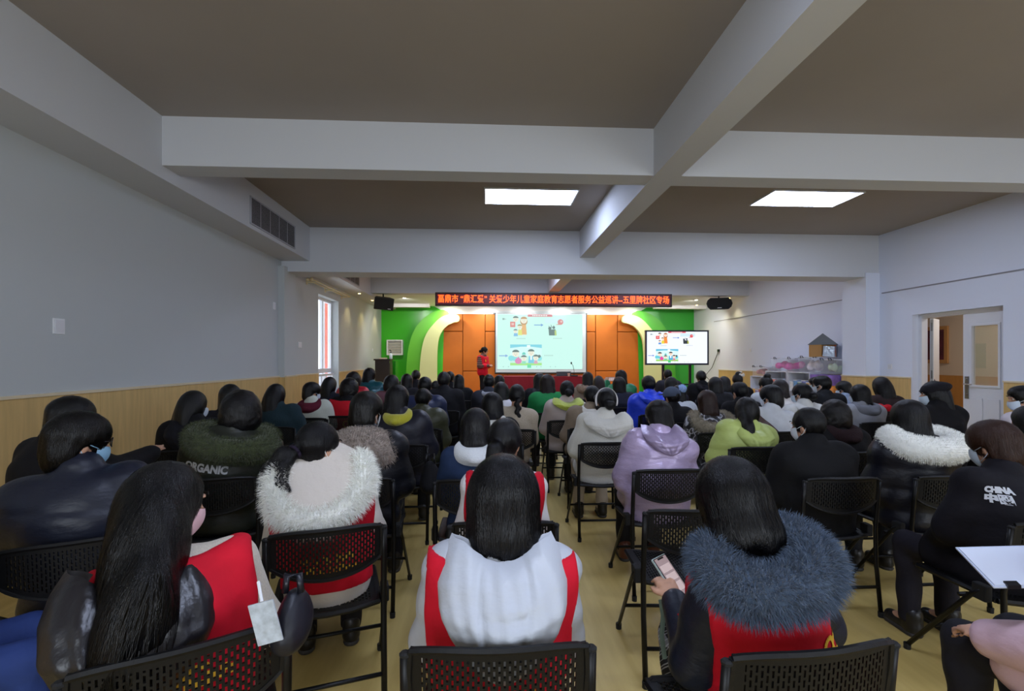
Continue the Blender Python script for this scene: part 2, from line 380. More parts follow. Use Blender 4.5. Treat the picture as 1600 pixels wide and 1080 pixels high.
# double curtain rod above the window
t = thing('curtain_rod', 'cream double curtain rod with brackets above the tall window', 'curtain rod', (XL, 9.9, 2.9))
M_rod = mat('rod_cream', '#d8c79c', .45)
for dx, dzz in ((.09, 0), (.16, .01)):
    build('rod', MB().tube([(dx, -1.05, dzz), (dx, 1.35, dzz)], .014, 10), M_rod, t, smooth=True)
    build('finial', MB().lathe([(.012, 0), (.03, .02), (.034, .04), (.02, .065), (.004, .07)], 10, Matrix.Translation((dx, -1.05, dzz)) @ Matrix.Rotation(R_(90), 4, 'X')), M_rod, t, smooth=True)
for y in (-.9, .1, 1.2):
    build('bracket', MB().box(0, .012, y - .025, y + .025, -.06, .04).box(.01, .18, y - .01, y + .01, -.03, -.012), M_rod, t)
# switches and sockets
M_plate = mat('plate_white', '#e3e5e8', .4)
def plate(u, v, X, side, label, w=.086, h=.086, rockers=1):
    p = onX(u, v, X); t = thing('wall_switch', label, 'switch', p)
    box('plate', 0, side * .009, -w / 2, w / 2, -h / 2, h / 2, M_plate, t, bevel=.002)
    for i in range(rockers):
        a = -w / 2 + .012 + i * (w - .024) / rockers; box('rocker', side * .009, side * .013, a + .001, a + (w - .024) / rockers - .001, -h / 2 + .014, h / 2 - .014, M_white, t)
plate(91, 510, XL, 1, 'single white wall switch on the grey wall above the wood panelling', .1, .12)
plate(428, 478, XL, 1, 'small white wall plate just before the grey pillar', .086, .11)
plate(468, 539, XL, 1, 'double white wall switch between the pillar and the window', .17, .1, 2)
plate(582, 547, XL, 1, 'small white wall plate beyond the tall window')
plate(1391, 573, XR, -1, 'white socket plate between the pillar and the doorway')
plate(1173, 547, XR, -1, 'faint white plate on the white wall above the toy shelves')

# ------------------------------------------------------------------ doorway, door leaves and the corridor behind
M_cor = mat('corridor_beige', '#cdb9a2', .8); M_corw = mat('corridor_panel', '#b9803f', .5, vary=.06, bscale=4, stretch=(5, 5, .5))
cx = XR + 2.1
cw = struct('wall_corridor', cx, cx + .1, 3.5, 11, 0, 2.9, M_cor); box('corridor_panel', cx - .015, cx, 3.5, 11, 0, 1.16, M_corw, cw)
struct('floor_corridor', XR + .24, cx, 3.5, 11, -.1, 0, M_cor); struct('ceiling_corridor', XR + .24, cx, 3.5, 11, 2.9, 3.0, M_wall)
struct('wall_corridor_end', XR + .24, cx, 11, 11.1, 0, 2.9, M_cor); struct('wall_corridor_near', XR + .24, cx, 3.4, 3.5, 0, 2.9, M_cor)
L = bpy.data.lights.new('corridor_lamp', 'AREA'); L.energy = 14; L.size = .5; L.color = (1, .93, .85); lo = bpy.data.objects.new('corridor_lamp', L); COL.objects.link(lo); lo.location = (XR + 1.2, 6.8, 2.85)
tr = bpy.data.objects.new('tmp', None); bpy.data.objects.remove(tr)
mb = MB(); fx0, fx1 = XR + .1, XR + .2
mb.box(fx0, fx1, dy0, dy0 + .06, 0, dz); mb.box(fx0, fx1, dy1 - .06, dy1, 0, dz); mb.box(fx0, fx1, dy0 + .06, dy1 - .06, dz - .06, dz)
build('trim_door_frame', mb, M_white, None, 'structure', bevel=.004)
yl = 6.56
d1 = box('door_1', fx0 + .01, fx0 + .055, dy0 + .06, dy0 + .12, .01, dz - .06, M_white, None, 'structure')
gy0, gy1, gz0, gz1 = dy0 + .15, yl - .13, 1.10, 1.93
mb = MB(); X0, X1 = fx0 + .01, fx0 + .055
mb.box(X0, X1, dy0 + .12, gy0, .01, dz - .06); mb.box(X0, X1, gy1, yl, .01, dz - .06); mb.box(X0, X1, gy0, gy1, .01, gz0); mb.box(X0, X1, gy0, gy1, gz1, dz - .06)
build('door_leaf', mb, M_white, d1)
mb = MB(); r = .03
mb.box(X0 - .014, X0, gy0 - r, gy0, gz0 - r, gz1 + r); mb.box(X0 - .014, X0, gy1, gy1 + r, gz0 - r, gz1 + r); mb.box(X0 - .014, X0, gy0, gy1, gz1, gz1 + r); mb.box(X0 - .014, X0, gy0, gy1, gz0 - r, gz0)
build('glazing_bead', mb, M_white, d1, bevel=.003)
box('door_glass', X0 + .02, X0 + .026, gy0, gy1, gz0, gz1, mat('door_glass', '#cfc7a8', .05, .5, alpha=.25), d1)
for y0, y1 in ((gy0 - .02, (gy0 + gy1) / 2 - .03), ((gy0 + gy1) / 2 + .03, gy1 + .02)):
    for z0, z1 in ((.55, .92), (.12, .45)): box('raised_panel', X0 - .012, X0, y0, y1, z0, z1, M_white, d1, bevel=.008)
M_lock = mat('lock_steel', '#8d8b88', .3, metal=.9)
box('lock_plate', X0 - .012, X0, yl - .085, yl - .03, .90, 1.22, M_lock, d1, bevel=.004)
hd = build('door_handle', MB().tube([(X0 - .012, yl - .058, 1.11), (X0 - .055, yl - .058, 1.11), (X0 - .06, yl - .10, 1.11), (X0 - .058, yl - .17, 1.108)], .009, 8), mat('lever_steel', '#c8c8cc', .25, metal=.9), d1, smooth=True)
for z in (.96, 1.18): build('lock_cylinder', MB().lathe([(.014, 0), (.014, .008), (.006, .01)], 10, Matrix.Translation((X0 - .012, yl - .058, z)) @ Matrix.Rotation(R_(-90), 4, 'Y')), M_lock, d1)
d2 = box('door_2', .005, .42, -.0225, .0225, .01, dz - .06, M_white, None, 'structure', bevel=.003); d2.location = (fx1 + .05, dy1 - .075, 0); d2.rotation_euler = (0, 0, R_(36))
box('edge_strip', -.001, .005, -.015, .015, .01, dz - .08, mat('edge_metal', '#b9b7b5', .35, metal=.6), d2)
for z in (.6, 1.25, 2.0): box('bolt_plate', -.004, 0, -.012, .012, z - .09, z + .04, M_lock, d2)
p = onX(1466, 539, cx)
t = thing('framed_picture', 'dark red framed picture on the corridor wall seen through the doorway', 'picture', (cx, p.y + .02, p.z))
box('frame', -.035, 0, -.24, .24, -.36, .36, mat('frame_wood', '#b5834d', .5), t, bevel=.006); box('print', -.038, -.034, -.17, .17, -.29, .29, mat('print_dark', '#5d2530', .6, vary=.5, bscale=6), t)
p = onX(1532, 556, cx)
box('corridor_notice', cx - .012, cx, p.y - .1, p.y + .1, p.z - .22, p.z + .22, mat('notice_grey', '#aaa48e', .6), cw)

# ------------------------------------------------------------------ stage wall
M_fascia = mat('fascia_white', '#e6e6e6', .5)
STZ = .30
struct('floor_stage', XL, XR, 12.0, YB, 0, STZ, mat('stage_wood', '#9b6a35', .4, vary=.1, bscale=5, stretch=(.5, 6, 6)))
struct('ceiling_stage', -2.85, XR, B3[1], YB, 3.13, 3.2, M_fascia)
struct('trim_fascia', onY(665, 500, 15.12).x, onY(1025, 500, 15.12).x, 15.12, 15.3, 2.9, 3.13, M_fascia)
M_green = mat('green_lacquer', '#3cba18', .3, .5); M_green_r = mat('green_lacquer_deep', '#35a835', .3, .5)
M_mid = mat('leaf_green', '#66c131', .45); M_mid_r = mat('leaf_green_right', '#4fb02f', .45); M_cream = mat('leaf_cream', '#d6dd9e', .5)
struct('wall_stage_left', XL, onY(690, 500, 15.3).x, 15.3, YB, 0, 3.13, M_green)
struct('wall_stage_right', onY(1000, 500, 15.3).x, XR, 15.3, YB, 0, 3.13, M_green_r)
# padded orange panels
M_orange = mat('orange_padding', '#b9661b', .55, .35, vary=.05, bscale=3); M_orj = mat('orange_joint', '#6a3908', .8)
OY = 15.15
wst = struct('wall_stage_middle', onY(676, 500, 15.2).x, onY(1012, 500, 15.2).x, 15.2, YB, 0, 2.95, M_orj)
def sx(u): return onY(u, 500, OY).x
def sz(v): return onY(845, v, OY).z
cols = [676, 688, 723, 758, 793, 826, 861, 896, 930.4, 964.7, 1000, 1012]
for i in range(len(cols) - 1):
    j = [580] if i % 2 == 0 else [518.5]
    ed = [2.93] + [sz(v) for v in j] + [STZ]
    for k in range(len(ed) - 1):
        g = .008
        build('orange_panel', MB().box(sx(cols[i]) + g, sx(cols[i + 1]) - g, OY - .02, 15.2, ed[k + 1] + g, ed[k] - g), M_orange, wst, bevel=.02)
# curved leaf bands on both sides
def leaf(name, uv, Y, th, m, label, flip):
    poly = [(onY(u, v, Y).x, onY(u, v, Y).z) for u, v in uv]
    o = build(name, MB().prism(poly, lambda x, z: (x, Y, z), lambda x, z: (x, Y + th, z)), m); return tag(o, label, 'wall panel')
def smooth_poly(ks, n=6):
    out = []
    for i in range(len(ks) - 1):
        p0 = np.array(ks[max(i - 1, 0)]); p1 = np.array(ks[i]); p2 = np.array(ks[i + 1]); p3 = np.array(ks[min(i + 2, len(ks) - 1)])
        for t in np.linspace(0, 1, n, endpoint=False): out.append(tuple(.5 * (2 * p1 + (p2 - p0) * t + (2 * p0 - 5 * p1 + 4 * p2 - p3) * t * t + (3 * p1 - p0 - 3 * p2 + p3) * t ** 3)))
    return out + [tuple(ks[-1])]
cream_o = [(654.5, 640), (655, 600), (656.5, 565), (660, 540), (666, 522), (676, 508), (689, 496), (702, 491.5), (712, 491)]
cream_t = [(717, 493.5), (718.3, 498), (716, 502.5), (709, 504)]
cream_i = [(700, 508), (692, 516), (686, 528), (683.5, 545), (682.8, 570), (682.5, 640)]
mid_o = [(633, 640), (634, 600), (636, 560), (641, 532), (649, 513), (660, 499), (675, 488.5), (688, 484.5), (694, 484.5)]
mid_t = [(700, 487), (702, 492), (702, 497)]
mid_i = [(690, 505), (676, 540), (676, 640)]
C = 845.0
for sgn, side in ((1, 'beside the air conditioner'), (-1, 'behind the television')):
    fl = (lambda q: q) if sgn == 1 else (lambda q: [(2 * C - u, v + 1.5) for u, v in q])
    leaf('leaf_band', fl(smooth_poly(cream_o) + smooth_poly(cream_t) + smooth_poly(cream_i)), 14.84, .12, M_cream, 'pale cream curved leaf panel on the stage wall ' + side, sgn)
    leaf('leaf_band', fl(smooth_poly(mid_o) + mid_t + mid_i), 14.97, .12, M_mid if sgn == 1 else M_mid_r, 'mid green curved leaf panel on the stage wall ' + side, sgn)
    dk = [(640, 640), (640, 560), (646, 520), (660, 495), (662, 478.5), (678, 478.5), (688, 484), (694, 490), (690, 640)]
    leaf('leaf_band', fl(dk), 15.1, .1, M_green if sgn == 1 else M_green_r, 'deep green flat panel edge on the stage wall ' + side, sgn)
# cornice steps and downlights on the stage ceiling
struct('trim_cornice_left', -2.85, onY(672, 480, 14.6).x, 14.4, 14.6, 3.03, 3.13, M_fascia)
struct('trim_cornice_right', onY(1020, 480, 14.6).x, XR, 14.4, 14.6, 3.03, 3.13, M_fascia)
M_sp = mat('downlight_lens', '#ffffff', .4, emit='#fff4dd', es=9); M_spw = mat('downlight_warm', '#ffffff', .4, emit='#ffd37a', es=7)
def downlight(x, y, z, label, m, watt, colr, rim=.05, aim=None):
    t = thing('downlight', label, 'downlight', (x, y, z), 0, 'small downlights over the stage')
    build('rim', MB().lathe([(rim, 0), (rim, -.012), (rim * .8, -.014)], 14), M_fascia, t); build('lens', MB().lathe([(rim * .75, -.012), (rim * .7, -.02)], 12), m, t)
    l = bpy.data.lights.new('lamp', 'SPOT'); l.energy = watt; l.spot_size = R_(150 if aim else 95); l.spot_blend = .7; l.color = colr; l.shadow_soft_size = .04
    o = bpy.data.objects.new('lamp', l); COL.objects.link(o); o.parent = t; o.location = (0, 0, -.04)
    if aim: o.rotation_euler = aim
for i, u in enumerate((702, 760, 817, 876, 932, 986)):
    p = onY(u, 482, 14.95)
    downlight(p.x, 14.62, 3.13, '%s white downlight of the row above the projection screen' % ['first', 'second', 'third', 'fourth', 'fifth', 'sixth'][i], M_sp, SPOT_W, (1, .97, .9), aim=(R_(22), 0, 0))
for i, x in enumerate((-2.2, -.6, 1.0, 2.6, 4.2, 5.8)):  # extra wash lamps, out of view, added to lift the stage wall
    downlight(x, 13.0, 3.13, '%s added stage wash light from the window side, unseen behind the glowing display' % ['first', 'second', 'third', 'fourth', 'fifth', 'sixth'][i], M_sp, STAGE_W, (1, .98, .93), aim=(R_(38), 0, 0))
for x, y, lb, w in ((-3.02, 12.9, 'warm downlight under the boxing beside the black loudspeaker', 7), (-3.02, 11.6, 'warm downlight under the boxing between loudspeaker and window', 7), (-3.05, 14.4, 'warm downlight over the green wall corner by the lectern', 8)):
    downlight(x, y, 3.05, lb, M_spw, w, (1, .78, .35), .04)
for x, y, lb in ((6.35, 14.2, 'warm downlight over the green wall behind the television'), (6.45, 13.2, 'warm downlight above the loudspeaker on the white wall'), (6.5, 12.55, 'warm downlight nearest the front beam on the white wall side')):
    downlight(x, y, 3.13, lb, M_spw, 7, (1, .85, .5), .04)
# ------------------------------------------------------------------ LED banner
M_case = mat('led_case', '#24161a', .5); M_face = mat('led_face', '#3a2630', .4, emit='#8a0c1c', es=.16)
M_led = mat('led_red', '#ff3010', .5, emit='#ff5a1c', es=1.8)
LY = 11.78
pa, pb = onY(680, 458, LY), onY(1050, 479, LY)
lw, lh = (pb.x - pa.x), .325; lc = Vector(((pa.x + pb.x) / 2, LY, onY(865, 468.5, LY).z))
t = thing('led_banner', 'long black scrolling display with red glowing characters under the front beam', 'display', lc)
mb = MB(); r = .035
mb.box(-lw / 2, lw / 2, 0, .1, lh / 2 - r, lh / 2).box(-lw / 2, lw / 2, 0, .1, -lh / 2, -lh / 2 + r).box(-lw / 2, -lw / 2 + r, 0, .1, -lh / 2 + r, lh / 2 - r).box(lw / 2 - r, lw / 2, 0, .1, -lh / 2 + r, lh / 2 - r)
build('case', mb, M_case, t); box('led_face', -lw / 2 + r, lw / 2 - r, .02, .09, -lh / 2 + r, lh / 2 - r, M_face, t)
TXT = '畐鼎市 “鼎汇爱” 关爱少年儿童家庭教育志愿者服务公益巡讲--五里牌社区专场'
lettering('lettering', TXT, .21, M_led, t, Matrix.Translation((0, .016, -.002)) @ FACE_CAM, .002, .0012, lw - .14)
for x in (-lw * .35, 0, lw * .35): box('wall_bracket', x - .03, x + .03, .1, 12.0 - LY, lh / 2 - .05, lh / 2 - .01, M_case, t)

# ------------------------------------------------------------------ slide shown on the projection screen and on the television
def slide(parent, w, h, y, em, sat, key, bg):
    """flat picture: coloured shapes on a lit surface, u 0..1 left to right, v 0..1 top to bottom"""
    def sm(h_):
        c = [int(h_[i:i + 2], 16) / 255 for i in (1, 3, 5)]; b_ = [int(bg[i:i + 2], 16) / 255 for i in (1, 3, 5)]
        c = [b_[i] * (1 - sat) + c[i] * sat for i in range(3)]; hx = '#%02x%02x%02x' % tuple(int(round(255 * q)) for q in c)
        return mat('slide_%s_%s' % (key, hx[1:]), '#101010', .6, .1, emit=hx, es=em)
    box('image_area', -w / 2, w / 2, y, y + .004, -h / 2, h / 2, mat('slide_bg_' + key, '#202020', .6, .1, emit=bg, es=em), parent)
    lay = [0]; groups = {}
    def poly(c, pts):
        lay[0] += 1; yy = y - .0006 - lay[0] * .00008
        groups.setdefault(c, MB()).prism([((u - .5) * w, (.5 - v) * h) for u, v in pts], lambda a, b: (a, yy, b), lambda a, b: (a, yy + .0004, b))
    def rect(c, u0, u1, v0, v1): poly(c, [(u0, v0), (u1, v0), (u1, v1), (u0, v1)])
    asp = w / h
    def disc(c, u, v, r, rv=None, a0=0, a1=360, n=18):
        rv = rv or r; poly(c, [(u + r / asp * math.cos(R_(a0 + (a1 - a0) * i / n)), v - rv * math.sin(R_(a0 + (a1 - a0) * i / n))) for i in range(n + (a1 - a0 < 360))])
    def arrow(c, u0, u1, v): rect(c, u0, u1 - .025, v - .008, v + .008); poly(c, [(u1 - .03, v - .027), (u1, v), (u1 - .03, v + .027)])
    rect('#d8485a', .355, .645, 0, .045)
    for i in range(9): rect('#ffffff', .41 + i * .02, .422 + i * .02, .012, .034)
    rect('#7d8a8a', .06, .085, .07, .105); rect('#b8c2c2', .088, .105, .08, .10)
    # family of four with a red panel
    def head(u, v, r, hair, longh=False):
        if longh: disc(hair, u, v + .02, r * 1.15, r * 1.25)
        disc('#ffe2cc', u, v, r); disc(hair, u, v - r * .25, r * 1.08, r * .9, 10, 170); disc('#30343a', u - r * .3 / asp, v + r * .1, r * .1); disc('#30343a', u + r * .3 / asp, v + r * .1, r * .1)
        disc('#e06a6a', u, v + r * .5, r * .18, r * .1)
    rect('#e04848', .15, .21, .135, .235); rect('#f4a0a0', .165, .195, .16, .20)
    head(.215, .09, .05, '#3c3c40'); head(.31, .11, .058, '#b5602a', True)
    poly('#ef8a3c', [(.285, .19), (.335, .19), (.345, .37), (.275, .37)]); rect('#ffe2cc', .29, .30, .37, .40); rect('#ffe2cc', .32, .33, .37, .40)
    head(.262, .23, .042, '#8a6a30'); poly('#e8d23c', [(.245, .28), (.285, .28), (.29, .38), (.24, .38)])
    head(.212, .31, .036, '#454a58'); poly('#5a94d8', [(.195, .345), (.235, .345), (.24, .40), (.19, .40)])
    for i in range(6): rect('#9aa4a4', .225 + i * .018, .236 + i * .018, .435, .45)
    arrow('#4a6fc8', .43, .54, .195)
    # parents against a pink cloud
    rect('#cfe8f4', .555, .80, .06, .16); disc('#d84a50', .74, .14, .052); disc('#f0a0a0', .75, .13, .02); poly('#d84a50', [(.68, .19), (.74, .16), (.745, .19)])
    poly('#30363c', [(.60, .28), (.68, .27), (.685, .385), (.605, .385)]); disc('#30363c', .615, .255, .03); disc('#30363c', .66, .24, .026); poly('#a8b03c', [(.67, .29), (.69, .29), (.695, .385), (.672, .385)])
    for a, b in ((.60, .21), (.625, .19), (.655, .20)): poly('#30363c', [(a, b), (a + .006, b), (a + .016, b + .05), (a + .008, b + .05)])
    for i in range(6): rect('#9aa4a4', .655 + i * .018, .666 + i * .018, .43, .445)
    arrow('#5a78d0', .02, .125, .755)
    # lower picture: family in a meadow
    rect('#d6f2f6', .15, .52, .55, .93); poly('#58b8d8', [(.15, .55), (.52, .55), (.52, .615), (.40, .59), (.28, .59), (.15, .615)])
    rect('#8fd24a', .15, .52, .885, .93); rect('#bfe8d8', .15, .52, .76, .885); rect('#ffffff', .345, .385, .56, .61)
    for u in (.16, .20, .31, .44, .49): disc('#66c8d8', u, .80, .05)
    head(.215, .715, .062, '#33383c'); disc('#e0489a', .245, .85, .062, .055); poly('#e0489a', [(.225, .80), (.25, .77), (.275, .86), (.215, .86)])
    head(.31, .80, .05, '#33383c'); disc('#3cb0a0', .31, .735, .035, .045, 0, 180); poly('#70c8a0', [(.29, .85), (.33, .85), (.335, .90), (.285, .90)])
    head(.395, .70, .058, '#33383c'); poly('#4aa8d8', [(.37, .76), (.42, .76), (.43, .89), (.36, .89)]); rect('#ffffff', .385, .405, .76, .83)
    head(.45, .79, .05, '#33383c'); disc('#33383c', .49, .765, .028); poly('#d87898', [(.435, .84), (.465, .84), (.475, .90), (.425, .90)])
    rect('#3cc878', .35, .395, .91, .975)
    for i in range(6): rect('#9ab0ac', .55 + i * .018, .561 + i * .018, .74, .76)
    for u in (.07, .13, .46, .51, .62, .68): disc('#7a8a8a', u, .955, .008)
    for i, (c, g) in enumerate(groups.items()): build('slide_print', g, sm(c), parent)

# projection screen
SYc = 14.98
a, b = onY(773, 489, SYc), onY(917, 583.5, SYc)
sw, sh = b.x - a.x, a.z - b.z; c0 = Vector(((a.x + b.x) / 2, SYc, (a.z + b.z) / 2))
t = thing('projection_screen', 'large pull-down projection screen showing a slide between the orange panels', 'screen', c0)
M_scr = mat('screen_border', '#b9c4cc', .6, emit='#aebfca', es=.06); M_bl = mat('screen_black', '#20262a', .5)
box('sheet', -sw / 2 + .03, sw / 2 - .03, .0, .008, -sh / 2 + .03, sh / 2, M_scr, t)
for x in (-1, 1): box('border', x * sw / 2 - (.03 if x > 0 else 0), x * sw / 2 + (.03 if x < 0 else 0), -.002, .01, -sh / 2, sh / 2, M_bl, t)
build('bottom_bar', MB().tube([(-sw / 2, 0, -sh / 2 + .01), (sw / 2, 0, -sh / 2 + .01)], .025, 8), M_bl, t, smooth=True)
box('top_case', -sw / 2 - .06, sw / 2 + .06, -.03, .12, sh / 2, sh / 2 + .06, M_scr, t)
ia, ib = onY(777, 491, SYc), onY(910, 577, SYc)
sl = bpy.data.objects.new('projected_slide', None); COL.objects.link(sl); sl.parent = t
sl.location = ((ia.x + ib.x) / 2 - c0.x, -.006, (ia.z + ib.z) / 2 - c0.z)
slide(sl, ib.x - ia.x, ia.z - ib.z, 0, .60, .58, 'proj', '#c4f0e6')
# television on its stand
TY = 12.7
a, b = onY(1009, 516, TY), onY(1106, 570.5, TY); tw, th = b.x - a.x, a.z - b.z
t = thing('television', 'wide television on a black floor stand showing the same slide', 'television', ((a.x + b.x) / 2, TY, STZ), R_(-3))
zc = (a.z + b.z) / 2 - STZ; M_tv = mat('tv_bezel', '#23283c', .35)
mb = MB(); r = .04
mb.box(-tw / 2, tw / 2, -.02, .05, zc + th / 2 - r, zc + th / 2).box(-tw / 2, tw / 2, -.02, .05, zc - th / 2, zc - th / 2 + r * 1.2).box(-tw / 2, -tw / 2 + r, -.02, .05, zc - th / 2 + r, zc + th / 2 - r).box(tw / 2 - r, tw / 2, -.02, .05, zc - th / 2 + r, zc + th / 2 - r)
build('bezel', mb, M_tv, t); box('back_shell', -tw / 2 + .02, tw / 2 - .02, .01, .09, zc - th / 2 + .02, zc + th / 2 - .02, M_tv, t)
sl = bpy.data.objects.new('shown_slide', None); COL.objects.link(sl); sl.parent = t; sl.location = (0, -.008, zc + .004)
slide(sl, tw - 2 * r, th - 2 * r, 0, .60, .95, 'tv', '#eef4ff')
M_bk = mat('black_metal', '#1b1b1f', .4, metal=.3)
for x in (-.35, .38): build('post', MB().box(x - .03, x + .03, .05, .11, .06, zc - .2), M_bk, t)
box('shelf', -.40, .43, -.02, .2, .48, .51, M_bk, t)
for x in (-.35, .38):
    build('foot', MB().box(x - .03, x + .03, -.3, .42, .05, .09), M_bk, t)
    for y in (-.27, .39): build('caster', MB().lathe([(.028, -.012), (.028, .012)], 10, Matrix.Translation((x, y, .028)) @ Matrix.Rotation(R_(90), 4, 'Y')), M_bk, t)
# cable on the right wall
p0 = onX(1124, 548, XR); p1 = onX(1117, 572, XR)
c = tag(build('power_cable', MB().tube([p0 + Vector((-.03, 0, 0)), p0 + Vector((-.05, .02, -.1)), p1 + Vector((-.04, .1, -.05)), p1 + Vector((-.06, .5, -.3)), (XR - .35, TY + .5, .75), (XR - .55, TY + .2, STZ + .02)], .009, 6).box(p0.x - .05, p0.x, p0.y - .035, p0.y + .035, p0.z - .035, p0.z + .035), M_bk, smooth=False), 'black power cable hanging from a socket on the white wall beside the television', 'cable')

# loudspeakers hanging from the ceiling
M_spk = mat('speaker_black', '#151519', .5, bump=.2, bscale=200)
pc = onY(599, 474, 12.15); t = thing('loudspeaker', 'black loudspeaker tilted down near the green wall above the lectern', 'loudspeaker', pc, R_(20))
T = Matrix.Rotation(R_(14), 4, 'X') @ Matrix.Rotation(R_(4), 4, 'Y')
build('cabinet', MB().prism([(-.24, -.12), (.24, -.12), (.17, .14), (-.17, .14)], lambda x, y: T @ Vector((x, y, -.15)), lambda x, y: T @ Vector((x, y, .15))), M_spk, t, bevel=.012)
build('grille', MB().prism([(-.225, -.135), (.225, -.135), (.225, -.12), (-.225, -.12)], lambda x, y: T @ Vector((x, y, -.135)), lambda x, y: T @ Vector((x, y, .135))), mat('speaker_grille', '#0e0e10', .7, bump=.6, bscale=260), t)
build('badge', MB().box(.10, .17, -.139, -.134, -.12, -.105, T), M_plate, t)
build('bracket', MB().tube([(0, .02, .14), (0, .02, .30), (0, .02, 3.106 - pc.z)], .018, 8), M_bk, t, smooth=True)
pc = onY(1123, 475, 12.15); t = thing('loudspeaker', 'black rounded loudspeaker hanging before the white wall over the television', 'loudspeaker', pc, R_(-16))
pr = [(-.22, .15), (.22, .15), (.29, .09), (.32, 0), (.29, -.09), (.22, -.15), (-.22, -.15), (-.29, -.09), (-.32, 0), (-.29, .09)]
build('cabinet', MB().prism(pr, lambda x, z: (x, -.10, z), lambda x, z: (x * .8, .16, z * .9)), M_spk, t, bevel=.012)
build('grille', MB().prism([(x * .92, z * .9) for x, z in pr], lambda x, z: (x, -.115, z), lambda x, z: (x, -.10, z)), mat('speaker_grille', '#0e0e10', .7), t)
box('badge', -.05, .05, -.119, -.114, -.12, -.105, M_plate, t)
build('bracket', MB().tube([(0, 0, .14), (0, 0, 3.106 - pc.z)], .016, 8), M_bk, t, smooth=True)

# air conditioner in the green wall, lectern, bottle
a, b = onY(604, 531, 15.1), onY(629, 555, 15.1); w2, h2 = (b.x - a.x) / 2, (a.z - b.z) / 2
t = thing('air_conditioner', 'white louvered air conditioner panel set in the green wall', 'air conditioner', ((a.x + b.x) / 2, 15.1, (a.z + b.z) / 2))
mb = MB(); r = .035
mb.box(-w2, w2, 0, .2, h2 - r, h2).box(-w2, w2, 0, .2, -h2, -h2 + r).box(-w2, -w2 + r, 0, .2, -h2 + r, h2 - r).box(w2 - r, w2, 0, .2, -h2 + r, h2 - r)
build('frame', mb, M_white, t); box('backing', -w2 + r, w2 - r, .1, .2, -h2 + r, h2 - r, mat('ac_grey', '#8d8f8c', .6), t)
for i in range(8):
    z = -h2 + r + (i + .5) * (2 * h2 - 2 * r) / 8; build('louver', MB().box(-w2 + r, w2 - r, -.025, .025, -.006, .006, Matrix.Translation((0, .05, z)) @ Matrix.Rotation(R_(35), 4, 'X')), mat('ac_louver', '#cfcdc6', .5), t)
M_lec = mat('lectern_wood', '#2a211d', .4, vary=.2, bscale=6)
a, b = onY(590, 561, 13.2), onY(608, 561, 13.2); t = thing('lectern', 'dark wooden lectern standing by the window wall at the stage edge', 'lectern', ((a.x + b.x) / 2 - .02, 13.4, STZ)); lz = a.z - STZ
box('body', -.20, .18, -.22, .22, .05, lz - .04, M_lec, t, bevel=.006); box('plinth', -.22, .20, -.24, .24, 0, .05, M_lec, t); box('top', -.23, .22, -.26, .26, lz - .04, lz, M_lec, t, bevel=.005)
box('side_door', .18, .195, -.18, .18, .12, lz - .12, M_lec, t)
M_gc = mat('glass_green', '#1f8c1a', .08, .6, alpha=.75)
t2 = thing('display_case', 'green glass display case standing behind the lectern', 'case', (onY(612, 570, 13.9).x + .02, 13.95, STZ)); 
box('lower_box', -.28, .34, -.22, .22, 0, .55, mat('case_dark', '#1d3218', .4), t2); box('glass_front', -.28, .10, -.2, -.185, .55, 1.12, M_gc, t2); box('glass_side', .10, .115, -.2, .2, .55, 1.12, M_gc, t2); box('glass_back', -.28, .10, .185, .2, .55, 1.12, M_gc, t2); box('glass_top', -.28, .115, -.2, .2, 1.12, 1.13, M_gc, t2)
bx = (onY(613, 558, 13.35).x, 13.4, STZ + lz); t = thing('bottle', 'white pump bottle standing on top of the lectern', 'bottle', (bx[0] - .05, bx[1], bx[2]))
build('body', MB().lathe([(.04, 0), (.043, .01), (.043, .12), (.02, .16)], 12), mat('bottle_blue', '#cfe0ea', .3), t, smooth=True); build('pump', MB().lathe([(.014, .16), (.014, .2), (.006, .2), (.006, .24)], 8).box(-.045, .01, -.008, .008, .235, .25), M_bk, t)
tag(build('paper_stack', MB().box(-.10, .08, -.1, .1, 0, .02).box(-.08, .09, -.09, .09, .02, .035), mat('paper_warm', '#e9d9c4', .7), loc=(bx[0] - .25, 13.4, bx[2])), 'small pile of papers lying on top of the lectern beside the bottle', 'papers')

# table with red cloth, laptop, microphone
TBY = 12.4; a, b = onY(788, 588.5, TBY), onY(927, 588.5, TBY); tz = a.z
t = thing('stage_table', 'long table on the stage draped in a dark red cloth', 'table', ((a.x + b.x) / 2, TBY + .35, STZ)); hw = (b.x - a.x) / 2
box('tabletop', -hw + .01, hw - .01, -.33, .33, tz - STZ - .03, tz - STZ - .008, M_lec, t)
for x in (-hw + .1, hw - .1):
    for y in (-.28, .28): box('leg', x - .02, x + .02, y - .02, y + .02, 0, tz - STZ - .03, M_bk, t)
mb = MB(); n = 60; top = tz - STZ
vs = []; fs = []
def ringp(k, z, amp):
    out = []
    for i in range(n):
        s = i / n * 4; e = int(s); q = s - e; cr = [(-hw, -.35), (hw, -.35), (hw, .35), (-hw, .35)]; p_, q_ = cr[e], cr[(e + 1) % 4]
        x, y = p_[0] + (q_[0] - p_[0]) * q, p_[1] + (q_[1] - p_[1]) * q; d = amp * math.sin(i * 2.1); out.append((x + d * (e % 2), y + d * (1 - e % 2), z))
    return out
rows = [ringp(0, top, 0), ringp(0, top - .03, .002), ringp(0, top - .3, .012), ringp(0, .02, .03)]
for r_ in rows: vs += r_
for j in range(3): fs += [(j * n + i, j * n + (i + 1) % n, (j + 1) * n + (i + 1) % n, (j + 1) * n + i) for i in range(n)]
fs.append(tuple(range(n)))
